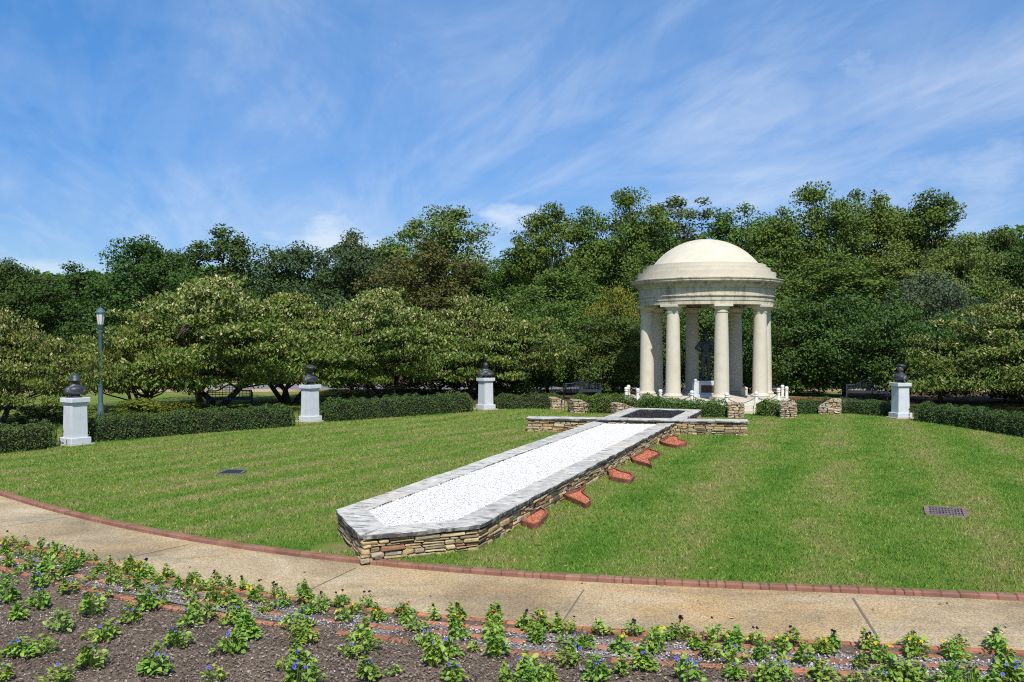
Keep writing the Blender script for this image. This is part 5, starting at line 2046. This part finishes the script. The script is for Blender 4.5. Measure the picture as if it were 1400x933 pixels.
MULCH = [('A', 25, 335, 0, 'V'), ('A', 100, 278, 5, ''), ('A', 215, 358, 1, 'VVV'), ('A', 310, 320, 2, ''), ('A', 400, 388, 1, 'VV'), ('A', 45, 442, 1, 'VV'), ('A', 240, 478, 1, 'V'), ('A', 655, 420, 5, 'V'), ('A', 545, 522, 1, 'VV'), ('A', 805, 565, 1, 'VV'),
         ('A', 893, 485, 1, 'V'), ('A', 92, 552, 0, ''), ('A', 370, 612, 4, ''), ('A', 640, 668, 3, 'V'), ('A', 110, 780, 3, 'VV'), ('A', 250, 765, 0, ''), ('A', 540, 845, 1, 'V'), ('A', 8, 925, 0, 'V'), ('A', 365, 945, 0, 'V'), ('A', 890, 890, 2, ''),
         ('B', 125, 395, 1, 'VV'), ('B', 235, 370, 5, ''), ('B', 435, 430, 1, 'V'), ('B', 560, 465, 4, ''), ('B', 425, 515, 0, 'V'), ('B', 325, 668, 1, 'VV'), ('B', 690, 515, 5, ''), ('B', 790, 505, 1, 'VV'), ('B', 860, 608, 1, ''), ('B', 745, 715, 1, 'V'), ('B', 165, 878, 1, 'VV'), ('B', 620, 940, 0, 'VV'),
         ('C', 210, 522, 0, ''), ('C', 325, 525, 0, 'VVV'), ('C', 310, 630, 1, ''), ('C', 255, 835, 1, 'VVV'), ('C', 150, 838, 5, ''), ('C', 785, 600, 1, 'V'), ('C', 685, 745, 2, 'V'), ('C', 800, 695, 0, ''), ('C', 805, 918, 1, 'VV'), ('C', 1025, 882, 5, ''), ('C', 230, 960, 2, 'VV'), ('C', 390, 985, 2, 'V'),
         ('D', 290, 598, 0, 'VV'), ('D', 350, 775, 1, 'V'), ('D', 530, 690, 0, 'V'), ('D', 550, 945, 1, 'VV'), ('D', 945, 695, 1, ''), ('D', 960, 560, 1, ''), ('D', 760, 645, 5, ''), ('D', 1240, 865, 1, 'VV'), ('D', 1060, 945, 2, 'V'), ('D', 1330, 960, 0, ''),
         ('E', 560, 630, 1, 'VV'), ('E', 545, 480, 0, 'V'), ('E', 835, 778, 1, 'VV'), ('E', 1065, 735, 2, ''), ('E', 1275, 672, 1, 'VV'), ('E', 350, 800, 0, ''), ('E', 170, 815, 2, ''),
         ('F', 455, 798, 0, 'VVVV'), ('F', 995, 775, 1, 'V'), ('F', 960, 620, 0, 'V'), ('F', 1310, 820, 2, ''), ('G', 640, 775, 1, 'V'), ('G', 250, 800, 2, 'V'), ('G', 30, 830, 0, ''), ('G', 1020, 815, 5, ''), ('G', 1385, 765, 2, 'V'),
         ('H', 250, 712, 3, ''), ('H', 400, 740, 0, 'V'), ('H', 1285, 712, 3, 'VVV'), ('H', 920, 760, 2, 'V'), ('H', 40, 775, 0, 'V'), ('H', 720, 790, 0, 'V'), ('H', 1120, 800, 0, 'V')]
CNAME = {'P': 'dark purple', 'Y': 'yellow', 'R': 'red', 'V': 'violet', 'W': 'cream', 'O': 'orange'}
SIZE = ['compact', 'full', 'slight', 'sprawling', 'pale', 'tiny']
pansy_roots = []
for place, rows in (('by the path edge', EDGE), ('among the brick rows', INNER), ('in the brown mulch', MULCH)):
    items = []
    for c, x, y, sz, bl in rows:
        ox, oy, s = CR[c]
        items.append((ox + x / s, oy + y / s, sz, bl))
    items.sort()
    for i, (x, y, sz, bl) in enumerate(items):
        p = at(x, y - 1.5, ZP)
        cols = [CNAME[k] for k in dict.fromkeys(bl)]
        what = ('with ' + ' and '.join(cols[:2]) + ' blooms' if len(bl) > 1 else 'with one ' + cols[0] + ' bloom') if bl else 'without blooms'
        lab = f'{SIZE[sz]} pansy {what} {place}, {ordinal(i + 1)} from left'
        r = thing('pansy', (p.x, p.y + .03, ZP - .015), lab, 'flower', 'pansies planted ' + place, random.uniform(0, 6.28))
        me = random.choice(PF[sz])
        fo = bpy.data.objects.new('foliage', me)
        COL.objects.link(fo)
        fo.parent = r
        k_ = random.uniform(.86, 1.12) * (0.85 if place != 'in the brown mulch' else 1.0)
        r.scale = (k_, k_, k_ * random.uniform(.9, 1.15))
        topz = [.17, .19, .15, .17, .15, .09][sz]
        sp_ = [.115, .135, .10, .15, .13, .07][sz]
        for q, kk in enumerate(bl):
            bo = bpy.data.objects.new('bloom', BLM[kk])
            COL.objects.link(bo)
            bo.parent = r
            # blooms lean toward the sun, that is toward the viewer's side
            az = -math.pi / 2 - r.rotation_euler.z + random.uniform(-1.3, 1.3)
            rad_ = random.uniform(.2, .85) * sp_
            if kk == 'P':
                hz_ = topz + random.uniform(.015, .05)
                rad_ *= .6
            else:
                hz_ = topz * random.uniform(.80, 1.05) + .012
            bo.location = (math.cos(az) * rad_, math.sin(az) * rad_, hz_)
            bo.rotation_euler = (R(random.uniform(25, 80)), 0, -r.rotation_euler.z + random.uniform(-1.1, 1.1))
            sb = random.uniform(.75, 1.1)
            sb *= 1.2 if kk == 'P' else 1.0
            bo.scale = (sb, sb, sb)

# ------------------------------------------------------------------ sky, sun, camera
SUN_AZ = R(174)      # where the sun stands: clockwise from +Y, behind the viewer and a little to the right
SUN_EL = R(50)
sd = Vector((math.sin(SUN_AZ) * math.cos(SUN_EL), math.cos(SUN_AZ) * math.cos(SUN_EL), math.sin(SUN_EL)))
L_ = bpy.data.lights.new('sun', 'SUN')
L_.energy = 4.6
L_.angle = R(0.53)
L_.color = (1.0, 0.965, 0.90)
so = bpy.data.objects.new('sun', L_)
COL.objects.link(so)
so.rotation_euler = (-sd).to_track_quat('-Z', 'Y').to_euler()
so.location = sd * 60

w = bpy.data.worlds.new('World')
scene.world = w
w.use_nodes = True
nt = w.node_tree
for n_ in list(nt.nodes):
    nt.nodes.remove(n_)
t = NT(nt)
sky = t.n('ShaderNodeTexSky')
sky.sky_type = 'NISHITA'
sky.sun_disc = False
sky.sun_elevation = SUN_EL
sky.sun_rotation = SUN_AZ
sky.altitude = 300
sky.air_density = 1.0
sky.dust_density = 0.1
sky.ozone_density = 2.0
hs = t.n('ShaderNodeHueSaturation')
hs.inputs['Saturation'].default_value = 1.32
t.l(sky.outputs[0], hs.inputs['Color'])
tc = t.n('ShaderNodeTexCoord')
dirv = tc.outputs['Generated']
sep = t.n('ShaderNodeSeparateXYZ')
t.l(dirv, sep.inputs[0])
# the air near the horizon is deeper blue here than the model's
skyc = t.mix(1.0, hs.outputs[0], t.ramp(sep.outputs[2], [(0.0, (0.42, 0.53, 0.75)), (0.12, (0.49, 0.61, 0.83)), (0.36, (1.07, 1.11, 1.18)), (0.6, (1.13, 1.14, 1.21))]), 'MULTIPLY')
zc = t.math('ADD', t.math('MAXIMUM', sep.outputs[2], 0.0), 0.14)
cmb = t.n('ShaderNodeCombineXYZ')
t.l(t.math('DIVIDE', sep.outputs[0], zc), cmb.inputs[0])
t.l(t.math('DIVIDE', sep.outputs[1], zc), cmb.inputs[1])
flatv = cmb.outputs[0]
# cirrus: long combed streaks over broad veils
c1 = t.noise(t.mapping(t.mapping(flatv, rot=(0, 0, R(-14))), scale=(1.5, 0.5, 1)), 1.0, 9.0, 0.62, 1.3)
c2 = t.noise(t.mapping(flatv, loc=(3.1, 0.4, 0)), 0.55, 4.0, 0.5, 0.3)
c3 = t.noise(t.mapping(t.mapping(flatv, rot=(0, 0, R(-22))), scale=(4.5, 1.1, 1)), 1.0, 9.0, 0.66, 1.0)
cir = t.math('ADD', t.math('MULTIPLY', c1, 0.55), t.math('ADD', t.math('MULTIPLY', c2, 0.5), t.math('MULTIPLY', c3, 0.25)))
cirf = t.ramp(cir, [(0.50, 0.0), (0.62, 0.12), (0.72, 0.30), (0.88, 0.66)])


def puff(px, py, sx, sy, amp, nscale=9.0):
    """a small cloud standing in one direction of the sky"""
    d0 = Vector((px - CX, F, HY - py)).normalized()
    az0, el0 = math.atan2(d0.x, d0.y), math.asin(d0.z)
    az = t.math('ARCTAN2', sep.outputs[0], sep.outputs[1])
    el = t.math('ARCSINE', sep.outputs[2])
    nzv = t.noise(t.mapping(dirv, scale=(1, 1, 2.2)), nscale, 7.0, 0.62)
    w_ = t.math('MULTIPLY', t.math('SUBTRACT', nzv, 0.52), 4.2)
    da = t.math('DIVIDE', t.math('SUBTRACT', az, az0), sx / F)
    de = t.math('DIVIDE', t.math('SUBTRACT', el, el0), sy / F)
    r2 = t.math('ADD', t.math('MULTIPLY', da, da), t.math('MULTIPLY', de, de))
    v_ = t.math('SUBTRACT', t.math('ADD', 1.0, w_), r2)
    return t.math('MULTIPLY', t.ramp(v_, [(0.0, 0.0), (0.25, 0.12), (1.3, 1.0)]), amp)


fac = cirf
for a in ((455, 316, 125, 42, .72, 6.0), (702, 301, 60, 24, .68, 8.0), (1190, 102, 66, 36, .26, 16.0), (1092, 82, 46, 28, .20, 17.0), (60, 372, 120, 28, .5, 7.0), (1330, 262, 210, 80, .42, 5.0)):
    fac = t.math('MAXIMUM', fac, puff(*a))
cloudc = t.mix(1.0, skyc, (2.0, 2.0, 2.0), 'MULTIPLY')
mixc = t.mix(t.math('MULTIPLY', fac, 1.0, clamp=True), skyc, (6.4, 6.9, 7.6))
bg = t.n('ShaderNodeBackground')
bg.inputs[1].default_value = 0.115
t.l(mixc, bg.inputs[0])
wo = t.n('ShaderNodeOutputWorld')
t.l(bg.outputs[0], wo.inputs[0])

cam = bpy.data.cameras.new('camera')
co_ = bpy.data.objects.new('camera', cam)
COL.objects.link(co_)
co_.location = (0, 0, H)
co_.rotation_euler = (R(90), 0, 0)
cam.sensor_width = 36
cam.lens = F / 1400 * 36
cam.shift_y = -(466.5 - HY) / 1400
cam.clip_end = 2000
cam.clip_start = 0.1
scene.camera = co_

scene.view_settings.view_transform = 'Standard'
scene.view_settings.look = 'None'
scene.view_settings.gamma = 1.0
scene.view_settings.exposure = 0.2
scene.view_settings.use_curve_mapping = False
scene.render.engine = 'CYCLES'
cy = scene.cycles
cy.max_bounces = 6
cy.diffuse_bounces = 3
cy.glossy_bounces = 2
cy.transmission_bounces = 3
cy.transparent_max_bounces = 4
cy.caustics_reflective = False
cy.caustics_refractive = False
cy.use_denoising = False
cy.pixel_filter_type = 'BLACKMAN_HARRIS'
cy.filter_width = 1.1
cy.use_adaptive_sampling = False
